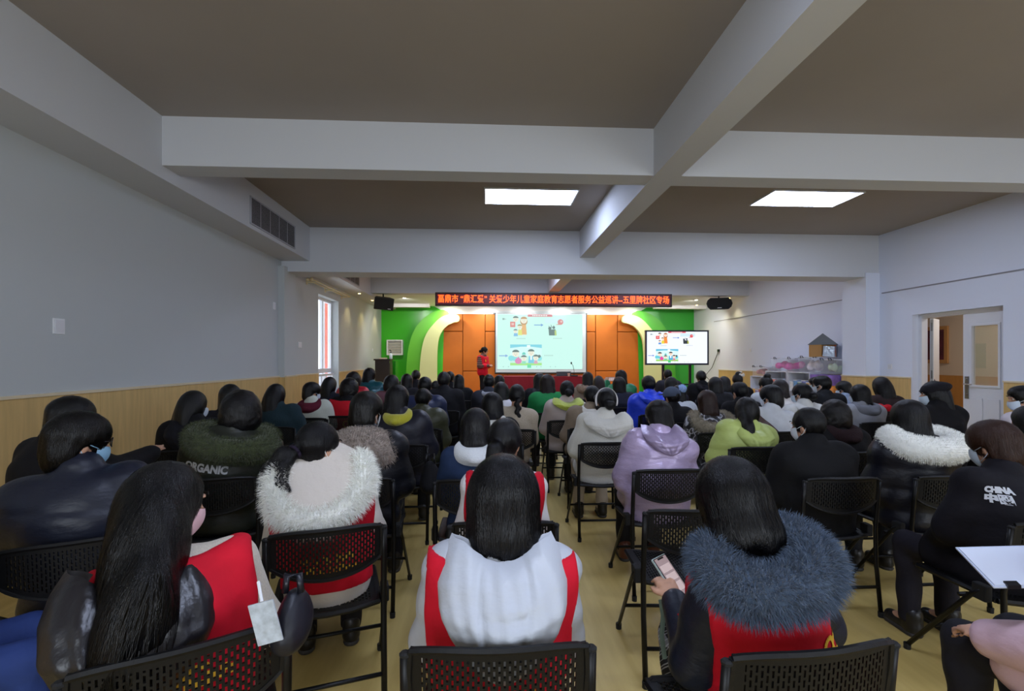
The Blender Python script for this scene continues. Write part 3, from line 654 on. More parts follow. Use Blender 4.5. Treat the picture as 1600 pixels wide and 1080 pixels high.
tc = build('tablecloth', MB().add(vs, fs), mat('cloth_red_table', '#8e1524', .85, bump=.2, bscale=60), None, loc=t.location); tag(tc, 'dark red cloth hanging to the floor over the stage table', 'tablecloth')
p = onY(880, 587, TBY + .2)
t = thing('laptop', 'dark open laptop seen from behind on the red stage table', 'laptop', (p.x + .02, TBY + .3, tz), R_(8))
box('base', -.2, .2, -.05, .2, 0, .02, M_bk, t); build('lid', MB().box(-.2, .2, -.01, .006, 0, .11, Matrix.Translation((0, -.05, .01)) @ Matrix.Rotation(R_(-12), 4, 'X')), mat('laptop_grey', '#3d3f42', .5), t)
p = onY(897, 588, TBY + .1); q = onY(892.5, 567.5, TBY + .1)
t = thing('microphone', 'gooseneck microphone with a black base on the red stage table', 'microphone', (p.x, p.y, tz))
build('base', MB().box(-.09, .09, -.06, .06, 0, .03), M_bk, t, bevel=.005); build('gooseneck', MB().tube([(0, 0, .03), (0, 0, .15), (-.03, -.01, .28), (q.x - p.x, -.02, q.z - tz)], .006, 6), M_bk, t, smooth=True)
build('capsule', MB().lathe([(.008, -.03), (.018, -.015), (.018, .02), (.008, .03)], 10, Matrix.Translation((q.x - p.x, -.02, q.z - tz))), M_bk, t, smooth=True)
tag(build('paper_cup', MB().lathe([(.025, 0), (.035, .08)], 12), mat('cup_pink', '#e4b9a0', .6), loc=(p.x - .14, p.y, tz)), 'small pale paper cup beside the microphone on the stage table', 'cup')

# ------------------------------------------------------------------ toy shelves along the right wall
M_shelf = mat('shelf_white', '#d9dae0', .45); tubs = ['#d87a6a', '#6aa0d0', '#e0b060', '#c86aa0', '#7ab890', '#b0a8d0', '#e8e4e0', '#6a78b8']
def shelf_unit(y0, y1, h, label, rows, fill):
    x0, x1 = XR - .40, XR - .03; t = thing('toy_shelf', label, 'shelf', (0, 0, 0), 0, None); e = .02
    t.location = ((x0 + x1) / 2, (y0 + y1) / 2, 0); hx, hy = (x1 - x0) / 2, (y1 - y0) / 2
    box('back_panel', hx - .01, hx, -hy, hy, .03, h, M_shelf, t); box('side_panel', -hx, hx - .01, -hy, -hy + e, 0, h, M_shelf, t); box('side_panel', -hx, hx - .01, hy - e, hy, 0, h, M_shelf, t); box('top_board', -hx, hx - .01, -hy + e, hy - e, h - e, h, M_shelf, t)
    zs = [.06 + i * (h - .06) / rows for i in range(rows)]
    for z in zs: box('shelf_board', -hx, hx - .01, -hy + e, hy - e, z - e, z, M_shelf, t)
    return [((x0 + x1) / 2, t.location.y, z, hy - e) for z in zs]
def tub(x, y, z, w, d, h, cidx, label, lidded=False):
    t = thing('toy_tub', label, 'tub', (x, y, z), 0, 'coloured toy tubs on the shelves')
    mb = MB(); 
    build('tub', MB().prism([(-d / 2, -w / 2), (d / 2, -w / 2), (d / 2, w / 2), (-d / 2, w / 2)], lambda a, b: (a * .92, b * .92, 0), lambda a, b: (a, b, h)), mat('tub_%d' % cidx, tubs[cidx], .4, vary=.35, bscale=14), t)
    box('lid' if lidded else 'rim', -d / 2 - .006, d / 2 + .006, -w / 2 - .006, w / 2 + .006, h, h + .015, mat('tub_lid', '#dfe2ea', .35), t)
spec = [(10.64, 11.25, 1.08, 'low white open shelf of toy tubs farthest along the white wall', 2), (9.84, 10.62, 1.21, 'tall white shelf of toy tubs, second from the television', 3), (9.12, 9.82, 1.21, 'tall white shelf of toy tubs beneath the pale storage box', 3)]
ordw = ['first', 'second', 'third', 'fourth', 'fifth', 'sixth']
for si, (y0, y1, h, lb, rows) in enumerate(spec):
    for ri, (x, y, z, hy) in enumerate(shelf_unit(y0, y1, h, lb, rows, None)):
        n = 5 if si else 4
        for k in range(n):
            ci = (k * 3 + ri * 2 + si) % len(tubs)
            tub(x - .03, y + hy - (k + .5) * 2 * hy / n, z, 2 * hy / n - .025, .26, .17 + .03 * ((k + ri) % 2), ci, '%s toy tub from the far end on the %s board of the %s shelf' % (ordw[k], ['lowest', 'second', 'third'][ri], ['low white', 'second white', 'third white'][si]))
# clear storage boxes and packets on top
def clear_box(x, y, z, w, d, h, hexc, label, tint='#e8eaf0'):
    t = thing('storage_box', label, 'storage box', (x, y, z))
    build('shell', MB().prism([(-d / 2, -w / 2), (d / 2, -w / 2), (d / 2, w / 2), (-d / 2, w / 2)], lambda a, b: (a * .93, b * .95, 0), lambda a, b: (a, b, h)), mat('clear_plastic', '#eef0f6', .15, .5, alpha=.16), t)
    F = Field((-d / 2, -w / 2, 0), (d / 2, w / 2, h), .03); rr = random.Random(int(y * 100))
    for i in range(9): F.ell((rr.uniform(-.3, .3) * d, rr.uniform(-.33, .33) * w, h * rr.uniform(.3, .6)), (d * .15, w * .13, h * .28), .03)
    V, Q = F.surf(); link('contents', npmesh('contents', V, Q), mat('box_fill_' + hexc[1:], hexc, .6, vary=.3, bscale=9), t)
    box('lid', -d / 2 - .008, d / 2 + .008, -w / 2 - .008, w / 2 + .008, h, h + .02, mat('clear_lid', '#e6e8f0', .2, .5, alpha=.6), t)
    for yy in (-w * .3, w * .3): build('latch', MB().tube([(-d / 2 - .01, yy - .04, h), (-d / 2 - .03, yy - .03, h + .04), (-d / 2 - .03, yy + .03, h + .04), (-d / 2 - .01, yy + .04, h)], .008, 6), mat('latch_dark', '#4b4f5c', .5), t, smooth=True)
xs = XR - .22
clear_box(xs, 10.95, 1.085, .5, .32, .20, '#c98a80', 'small clear box of reddish toys on the low white shelf')
clear_box(xs, 10.0, 1.215, .82, .34, .26, '#e05aa8', 'clear storage box full of bright pink toys on the second white shelf')
clear_box(xs, 9.16, 1.215, .62, .34, .28, '#dcd4d6', 'pale storage box with whitish contents below the cardboard house')
clear_box(xs, 8.66, 1.19, .36, .34, .26, '#b8c8a8', 'clear storage box with yellow and green contents beside the white pillar')
# stack of colourful boxes beside the pillar
bc = [('#5a9a70', 'green'), ('#a84a5a', 'red'), ('#c8c050', 'yellow'), ('#5a6a9a', 'blue'), ('#d88a40', 'orange'), ('#8a6ab8', 'purple')]
z = 0.0
for i in range(6):
    h = .196; c, nm = bc[i]
    o = thing('toy_carton', '%s toy carton in the stack beside the white pillar' % nm, 'carton', (XR - .24, 8.79 + .01 * (i % 2), z), R_((-4, 3, 5, -2, 6, 1)[i]), 'cartons stacked beside the pillar')
    box('carton', -.17, .17, -.29, .29, 0, h - .004, mat('carton_' + nm, c, .5, vary=.45, bscale=7), o, bevel=.004); box('label_band', -.174, -.17, -.25, .25, .05, .12, mat('carton_band_%d' % (i % 3), ['#e8e2d0', '#e0a060', '#c8d0e8'][i % 3], .5), o); z += h
# cardboard house
t = thing('cardboard_house', 'small cardboard house with a grey peaked roof on the pale storage box', 'toy house', (xs - .04, 8.93, 1.515), R_(50)); t.scale = (.8, .8, .8); M_cb = mat('cardboard', '#b98a52', .8); M_rf = mat('roof_grey', '#6d7278', .7)
box('front_wall', -.17, -.16, .02, .28, 0, .30, M_cb, t); box('side_wall', -.16, .16, .27, .28, 0, .30, M_cb, t); box('side_wall', -.16, .16, -.28, -.27, 0, .3, mat('house_side', '#5a6678', .6), t); box('floor_board', -.16, .16, -.27, .27, 0, .012, M_cb, t)
box('back_wall', .15, .16, -.27, .27, 0, .3, M_cb, t)
build('roof', MB().prism([(-.31, .29), (.31, .29), (0, .56)], lambda y, z: (-.18, y, z), lambda y, z: (.0, y * .98, z)), M_rf, t)
build('packet', MB().box(-.175, -.165, -.25, .0, .012, .26, Matrix.Rotation(R_(4), 4, 'X')), mat('foil_packet', '#c6d2e4', .15, .8, metal=.4, bump=.6, bscale=12), t)
build('door_strip', MB().box(-.175, -.163, -.265, -.235, .01, .28), mat('strip_orange', '#b8542e', .6), t)
# ------------------------------------------------------------------ folding chair with perforated seat and back
M_tube = mat('chair_tube', '#0b0b0d', .4, .35, metal=.2); M_plas = mat('chair_plastic', '#0a0a0c', .48, .3, bump=.08, bscale=300); M_rub = mat('chair_rubber', '#0f0f10', .8)
M_bolt = mat('chair_bolt', '#9a9a9c', .3, metal=.9)
def chair_meshes():
    c = {}
    n = 31; hw = .205
    def by(x): return -.235 - .035 * (1 - (x / .215) ** 2)
    def bz0(x): return .805 - .145 - .058 * (1 - (x / .215) ** 2)
    def tilt(x, z): return by(x) + (.8 - z) * .10
    mb = MB(); t = .004
    def strip(x0, x1, z0, z1):
        xa = (x0 + x1) / 2
        vs = [(x, tilt(x, z) + dy, z) for dy in (-t, t) for x in (x0, x1) for z in (z0, z1)]
        mb.add(vs, [(0, 1, 3, 2), (4, 6, 7, 5), (0, 4, 5, 1), (2, 3, 7, 6), (0, 2, 6, 4), (1, 5, 7, 3)])
    pitch = 2 * .185 / n; zt = .785
    for i in range(n + 1):
        x = -.185 + i * pitch; strip(x - .0034, x + .0034, bz0(x) + .01, zt)
    for i in range(n):
        x = -.185 + (i + .5) * pitch; zb = bz0(x) + .012; k = 0; z = zt - (.012 if i % 2 else .024)
        while z > zb + .008:
            strip(x - pitch / 2, x + pitch / 2, z - .0035, z + .0035); z -= .0245
    # solid border of the panel
    N = 18; xs = [-hw + 2 * hw * i / N for i in range(N + 1)]
    rim = [(x, tilt(x, .805) , .805 - .012 * (x / hw) ** 4) for x in xs]; bot = [(x, tilt(x, bz0(x)), bz0(x) + .012 * (x / hw) ** 6) for x in xs]
    loop = rim + [(hw + .004, tilt(hw, .73), .73)] + bot[::-1] + [(-hw - .004, tilt(hw, .73), .73)]; loop.append(loop[0])
    mb.tube(loop, .0095, 6)
    for i in range(N):
        x0, x1 = xs[i], xs[i + 1]
        strip(x0, x1, .782, .803)
        vs = [(x, tilt(x, z) + dy, z) for dy in (-t, t) for x in (x0, x1) for z in (bz0(x) + .002, bz0(x) + .024)]
        mb.add(vs, [(0, 1, 3, 2), (4, 6, 7, 5), (0, 4, 5, 1), (2, 3, 7, 6), (0, 2, 6, 4), (1, 5, 7, 3)])
    for s in (-1, 1): strip(*sorted((s * .180, s * hw)), .672, .795)
    c['backrest'] = mb.mesh('backrest')
    mb = MB(); sx_, y0, y1 = .20, -.165, .235
    def zz(x, y): return .448 - .012 * (1 - (x / .2) ** 2) - (.018 * max(0, (y - .15) / .085) ** 2)
    def strip2(x0, x1, ya, yb):
        vs = [(x, y, zz(x, y) + dz) for dz in (-t, t) for x in (x0, x1) for y in (ya, yb)]
        mb.add(vs, [(0, 1, 3, 2), (4, 6, 7, 5), (0, 4, 5, 1), (2, 3, 7, 6), (0, 2, 6, 4), (1, 5, 7, 3)])
    n2 = 26; pt = 2 * .175 / n2
    for i in range(n2 + 1):
        x = -.175 + i * pt; strip2(x - .0034, x + .0034, -.15, .04); strip2(x - .0034, x + .0034, .04, .2)
    for i in range(n2):
        x = -.175 + (i + .5) * pt; y = -.15 + (.012 if i % 2 else .024)
        while y < .195: strip2(x - pt / 2, x + pt / 2, y - .0035, y + .0035); y += .0245
    for s in (-1, 1):
        strip2(*sorted((s * .172, s * sx_)), -.15, .04); strip2(*sorted((s * .172, s * sx_)), .04, .2)
    for i in range(8):
        x0 = -.2 + i * .05
        for ya, yb in ((-.17, -.146), (.195, .235)): strip2(x0, x0 + .05, ya, yb)
    lp = [(-.2, -.165), (-.1, -.18), (0, -.184), (.1, -.18), (.2, -.165), (.205, 0), (.205, .2), (.17, .24), (0, .248), (-.17, .24), (-.205, .2), (-.205, 0), (-.2, -.165)]
    mb.tube([(x, y, zz(x, y) - .006) for x, y in lp], .013, 6)
    c['seat'] = mb.mesh('seat')
    for s in (-1, 1):
        c['upright', s] = MB().tube([(s * .218, -.236, .785), (s * .219, -.224, .66), (s * .219, -.208, .50), (s * .219, -.212, .30), (s * .219, -.245, .025)], .0125, 8, sq=.8).mesh('upright_leg', True)
        c['front', s] = MB().tube([(s * .238, -.135, .475), (s * .240, -.10, .445), (s * .241, -.05, .38), (s * .241, .22, .025)], .0115, 8, sq=.8).mesh('front_leg', True)
        c['foot', s] = MB().lathe([(.015, 0), (.016, .03)], 8).mesh('foot')
        c['hinge', s] = MB().box(*sorted((s * .212, s * .246)), -.16, -.10, .43, .50).mesh('hinge', bevel=.006)
        c['cap', s] = MB().lathe([(.0135, 0), (.0135, .006), (.009, .010)], 8).mesh('cap')
    c['rear_bar'] = MB().tube([(-.219, -.228, .165), (.219, -.228, .165)], .009, 6).mesh('rear_bar', True)
    c['front_bar'] = MB().tube([(-.24, .075, .205), (.24, .075, .205)], .009, 6).mesh('front_bar', True)
    c['seat_bar'] = MB().tube([(-.23, -.03, .405), (.23, -.03, .405)], .010, 6).mesh('seat_bar', True)
    return c
CM = chair_meshes()
CHAIRS = []
def chair(loc, rz, label):
    t = thing('folding_chair', label, 'chair', loc, rz, 'black folding chairs'); CHAIRS.append(t)
    t.scale = (1, 1, .98)
    link('backrest', CM['backrest'], M_plas, t); link('seat', CM['seat'], M_plas, t)
    for s in (-1, 1):
        l = link('upright_leg', CM['upright', s], M_tube, t); link('foot', CM['foot', s], M_rub, l, (s * .219, -.247, 0)); link('cap', CM['cap', s], M_rub, l, (s * .218, -.236, .781))
        l = link('front_leg', CM['front', s], M_tube, t); link('foot', CM['foot', s], M_rub, l, (s * .241, .223, 0)); link('hinge', CM['hinge', s], M_rub, t)
    for k in ('rear_bar', 'front_bar', 'seat_bar'): link(k, CM[k], M_tube, t)
    return t

# ------------------------------------------------------------------ people
M_skin = mat('skin', '#c99a7e', .55, .35, bump=.1, bscale=120)
M_eye = mat('eye_white', '#e9e6e0', .25); M_iris = mat('eye_dark', '#20140e', .2)
def hairm(h):
    c = [int(int(h[i:i + 2], 16) * .42) for i in (1, 3, 5)]
    return mat('hair_' + h.strip('#'), '#%02x%02x%02x' % tuple(c), .30, .32, bump=.55, bscale=26, stretch=(16, 16, .7), bdist=.006)
M_sole = mat('shoe_sole', '#3a3735', .7)
HZ = 1.155
def rotm(yaw, pitch, roll=0): return (Matrix.Rotation(-R_(yaw), 3, 'Z') @ Matrix.Rotation(-R_(pitch), 3, 'X') @ Matrix.Rotation(R_(roll), 3, 'Y'))
def joints(pose='lap', lean=0, tilt=0, stand=False, wide=1.0):
    J = dict(pel=(0, -.02, .54), waist=(0, -.03, .68), chest=(0, -.035, .86), neck=(0, -.025, .985), head=(0, .02, HZ))
    for s, k in ((-1, 'L'), (1, 'R')):
        J['sh' + k] = (s * .15 * wide, -.025, .94); J['el' + k] = (s * .195 * wide, .04, .70); J['wr' + k] = (s * .115, .22, .625); J['hd' + k] = (-s * .6, .75, -.1)
        J['hip' + k] = (s * .085, .0, .53); J['kn' + k] = (s * .115, .41, .52); J['an' + k] = (s * .115, .39, .09)
    if pose == 'phone': J['shL'] = (-.145 * wide, -.02, .90); J['shR'] = (.145 * wide, -.02, .90); J['elL'] = (-.215, .08, .66); J['wrL'] = (-.15, .28, .77); J['hdL'] = (-.05, .72, .45); J['elR'] = (.24, .06, .70)
    if pose == 'raiseR': J['elR'] = (.36, .06, .86); J['wrR'] = (.30, .30, .96); J['hdR'] = (-.4, .7, .4)
    if pose == 'photo': J['elL'] = (-.23, .14, .82); J['wrL'] = (-.17, .30, 1.06); J['hdL'] = (.05, .35, .9); J['elR'] = (.23, .14, .82); J['wrR'] = (.06, .30, 1.05); J['hdR'] = (-.05, .35, .9)
    if pose == 'side': J['elR'] = (.215, .0, .70); J['wrR'] = (.22, .24, .66); J['hdR'] = (-.1, 1, -.1); J['elL'] = (-.215, .0, .70); J['wrL'] = (-.22, .24, .66); J['hdL'] = (.1, 1, -.1)
    if pose == 'clasp': 
        for s, k in ((-1, 'L'), (1, 'R')): J['el' + k] = (s * .235, .0, .70); J['wr' + k] = (s * .085, .20, .72); J['hd' + k] = (-s * .8, .5, .05)
    for k in list(J):
        if k[:2] in ('hi', 'kn', 'an', 'hd'): continue
        p = Vector(J[k]); w = min(1, max(0, (p.z - .55) / .25)) if k[:2] not in ('el', 'wr') else .9
        p = Matrix.Rotation(-R_(lean) * w, 3, 'X') @ (Matrix.Rotation(R_(tilt) * w, 3, 'Y') @ (p - Vector((0, 0, .55)))) + Vector((0, 0, .55)); J[k] = tuple(p)
    if stand:
        for k in list(J):
            if k[:2] == 'hd': continue
            J[k] = (J[k][0], J[k][1], J[k][2] + .38)
        for s, k in ((-1, 'L'), (1, 'R')): J['kn' + k] = (s * .085, .015, .48); J['an' + k] = (s * .085, -.01, .08)
    return J
V3 = lambda a: np.array(a, float)
def hand(F, w, d, s, fine):
    d = Vector(d).normalized(); w = Vector(w); n = Vector((0, 0, -1)); n = (n - d * n.dot(d)).normalized(); a = d.cross(n).normalized()
    F.cap(w, w + d * .05, .024, .026, .012); F.cap(w + d * .045 - a * .022, w + d * .08 - a * .026, .017, .014, .01); F.cap(w + d * .045 + a * .022, w + d * .08 + a * .026, .017, .014, .01)
    for i, L in enumerate((.066, .076, .07, .054)):
        o = a * ((i - 1.5) * .0195); p0 = w + d * .08 + o; p1 = p0 + (d * .86 + n * .5) * L * .5; p2 = p1 + (d * .35 + n * .93) * L * .5
        F.cap(p0, p1, .0095, .009, .004); F.cap(p1, p2, .009, .0075, .004)
    t0 = w + d * .03 - a * s * .024; t1 = t0 + (d * .6 - a * s * .75 + n * .2) * .035; t2 = t1 + (d * .9 - a * s * .2 + n * .35) * .03
    F.cap(t0, t1, .012, .0105, .005); F.cap(t1, t2, .0105, .008, .004)
_C = {}
def body_mesh(pose, lean, tilt, yaw, pitch, h, stand, wide=1.0):
    key = ('body', pose, lean, tilt, yaw, pitch, h, stand, wide)
    if key in _C: return _C[key]
    J = joints(pose, lean, tilt, stand, wide); F = Field((-.45, -.35, -.02), (.45, .72, 1.75 if stand else 1.36), h)
    for a, b, ra, rb in (('pel', 'waist', .105, .095), ('waist', 'chest', .095, .105)): F.cap(J[a], J[b], ra, rb, .03, (1.3, .95, 1))
    F.cap(J['shL'], J['shR'], .05, .05, .04); F.cap(J['chest'], J['neck'], .09, .05, .03)
    for k, s in (('L', -1), ('R', 1)):
        F.cap(J['sh' + k], J['el' + k], .046, .037, .02); F.cap(J['el' + k], J['wr' + k], .036, .025, .015); hand(F, J['wr' + k], J['hd' + k], s, h < .012)
        F.cap(J['hip' + k], J['kn' + k], .07, .05, .02); F.cap(J['kn' + k], J['an' + k], .05, .035, .02)
        a = V3(J['an' + k]); F.cap(a, a + V3((0, .12, -.05)), .035, .028, .015)
    M = rotm(yaw, pitch); hc = V3(J['head']); Mx = [list(r) for r in M]
    def hp(x, y, z): return hc + V3(M @ Vector((x, y, z)))
    F.cap(J['neck'], hp(0, -.025, -.05), .054, .052, .02)
    F.ell(hp(0, -.008, .02), (.074, .093, .094), .02, Mx); F.ell(hp(0, .02, -.045), (.056, .066, .066), .02, Mx); F.ell(hp(0, .062, -.088), (.026, .024, .02), .02, Mx)
    F.cap(hp(0, .088, .008), hp(0, .104, -.026), .008, .0125, .01); F.ell(hp(0, .086, -.055), (.023, .012, .009), .006, Mx)
    for s in (-1, 1):
        F.ell(hp(s * .073, -.004, -.014), (.012, .02, .031), .006, Mx); F.ell(hp(s * .031, .092, .010), (.017, .012, .010), .008, Mx, sub=True); F.ell(hp(s * .03, .084, .026), (.022, .012, .007), .01, Mx)
    V, Q = F.surf(); _C[key] = (npmesh('body', V, Q), J); return _C[key]
def upper(F, J, bulk, collar, sleeves=True, wide=1.0, hem=.46, stand=False, drop=0):
    e = bulk; dz = .38 if stand else 0
    p0 = V3(J['pel']) + (0, 0, -.02 - drop); sc = (1.26 * wide, .96, 1)
    F.cap(p0, J['waist'], .115 + e, .108 + e, .03, sc); F.cap(J['waist'], J['chest'], .108 + e, .118 + e, .03, sc)
    F.cap(J['chest'], V3(J['neck']) + (0, 0, -.03), .11 + e * .8, .066 + e * .5, .05, (1.12, 1, 1))
    F.cap(J['shL'], J['shR'], .060 + e * .8, .060 + e * .8, .05)
    if sleeves:
        for k in 'LR':
            F.cap(J['sh' + k], J['el' + k], .062 + e * .85, .054 + e * .8, .025); F.cap(J['el' + k], J['wr' + k], .054 + e * .8, .038 + e * .4, .02)
    if collar == 'stand': F.cap(V3(J['neck']) - (0, 0, .02), V3(J['neck']) + (0, .004, .045), .078 + e * .3, .072 + e * .3, .02)
    if collar == 'crew': F.cap(V3(J['neck']) - (0, 0, .02), V3(J['neck']) + (0, 0, .012), .072, .066, .02)
def folds(F, amp, seed=0):
    X, Y, Z = F.all(); r = random.Random(seed); d = 0
    for i in range(5):
        a, b, c, q = r.uniform(-22, 22), r.uniform(-16, 16), r.uniform(14, 40) * r.choice((-1, 1)), r.uniform(0, 6); d = d + np.sin(a * X + b * Y + c * Z + q + 1.3 * np.sin(9 * X + i))
    F.disp(d * amp / 3)
def jacket_mesh(key, pose, lean, tilt, bulk, bands, collar, wide, h, seed, stand, hem=.445, amp=.0055):
    k = ('jk', pose, lean, tilt, bulk, bands, collar, wide, h, seed, stand, hem)
    if k in _C: return _C[k]
    J = joints(pose, lean, tilt, stand, wide); F = Field((-.50, -.42, .35 + (.38 if stand else 0)), (.50, .52, 1.2 + (.38 if stand else 0)), h); upper(F, J, bulk, collar, True, wide, stand=stand)
    if not stand:
        for kk in 'LR': F.cap((J['hip' + kk][0], 0, .525), (J['kn' + kk][0] * .95, .22, .535), .085 + bulk * .6, .08 + bulk * .3, .03)
    X, Y, Z = F.all()
    if bands[0]:
        lz = Z + Y * math.tan(R_(lean)) * .5 + .012 * np.sin(7 * X + 3 * Y); b = np.abs(np.sin(math.pi * lz / bands[0])); F.disp((.55 - np.power(b, .6)) * bands[1])
    folds(F, amp, seed); F.keep((hem + (.38 if stand else 0)) - Z + 0 * X + 0 * Y)
    V, Q = F.surf(); _C[k] = (npmesh('jacket', V, Q), F); return _C[k]
def vest_mesh(pose, lean, tilt, bulk, wide, h, stand=False, hem=.50, top=0.0):
    k = ('vest', pose, lean, tilt, bulk, wide, h, stand, hem, top)
    if k in _C: return _C[k]
    J = joints(pose, lean, tilt, stand, wide); dz = .38 if stand else 0; F = Field((-.40, -.40, .4 + dz), (.40, .36, 1.1 + dz), h); upper(F, J, bulk + .013, 'none', True, wide, stand=stand)
    X, Y, Z = F.all(); mid = (V3(J['shL']) + V3(J['shR'])) / 2; ax = V3(J['shR']) - V3(J['shL']); ax /= np.linalg.norm(ax); lat = np.abs((X - mid[0]) * ax[0] + (Y - mid[1]) * ax[1] + (Z - mid[2]) * ax[2])
    F.keep(Y - .20 + 0 * X + 0 * Z); F.keep(lat - (.186 * wide + bulk * .9 + .012 * np.clip((Z - dz - .6) / .3, 0, 1)))
    nn = V3(J['neck']) - V3(J['chest']); nn /= np.linalg.norm(nn); nc = V3(J['neck']) + nn * top; F.keep((X - nc[0]) * nn[0] + (Y - nc[1]) * nn[1] + (Z - nc[2]) * nn[2] - .25 * np.maximum(0, np.abs(X - nc[0]) - .08))
    folds(F, .003, 3); F.keep(hem + dz - Z + 0 * X + 0 * Y); V, Q = F.surf(); _C[k] = (npmesh('vest', V, Q), F); return _C[k]
def legs_mesh(kind, h, stand=False):
    k = ('legs', kind, h, stand)
    if k in _C: return _C[k]
    J = joints(stand=stand); F = Field((-.32, -.25, 0), (.32, .62, 1.0 if stand else .72), h); a = .012 if kind == 'slim' else .03
    F.cap((-.07, J['pel'][1], J['pel'][2] - .01), (.07, J['pel'][1], J['pel'][2] - .01), .115, .115, .03)
    for s in 'LR': F.cap(J['hip' + s], J['kn' + s], .078 + a * .5, .058 + a, .02); F.cap(J['kn' + s], V3(J['an' + s]), .057 + a, .042 + a, .02)
    folds(F, .005, 5); X, Y, Z = F.all(); F.keep(.07 - Z + 0 * X + 0 * Y)
    if not stand: F.keep(.455 - Z - np.maximum(0, (Y - .17)) * 6 + 0 * X)
    V, Q = F.surf(); _C[k] = npmesh('trousers', V, Q); return _C[k]
def shoe_mesh(s):
    k = ('shoe', s)
    if k in _C: return _C[k]
    F = Field((-.08, -.1, 0), (.08, .24, .17), .011); F.cap((0, -.02, .045), (0, .13, .035), .045, .04, .02, (.9, 1, 1)); F.cap((0, -.02, .05), (0, -.02, .12), .046, .048, .02); X, Y, Z = F.all(); F.keep(.012 - Z + 0 * X + 0 * Y); V, Q = F.surf()
    me = npmesh('shoe', V, Q); _C[k] = me; F = Field((-.08, -.1, -.02), (.08, .24, .06), .011); F.cap((0, -.02, .012), (0, .13, .012), .05, .045, .02, (.9, 1, .5)); V, Q = F.surf(); _C['sole'] = npmesh('sole', V, Q); return me
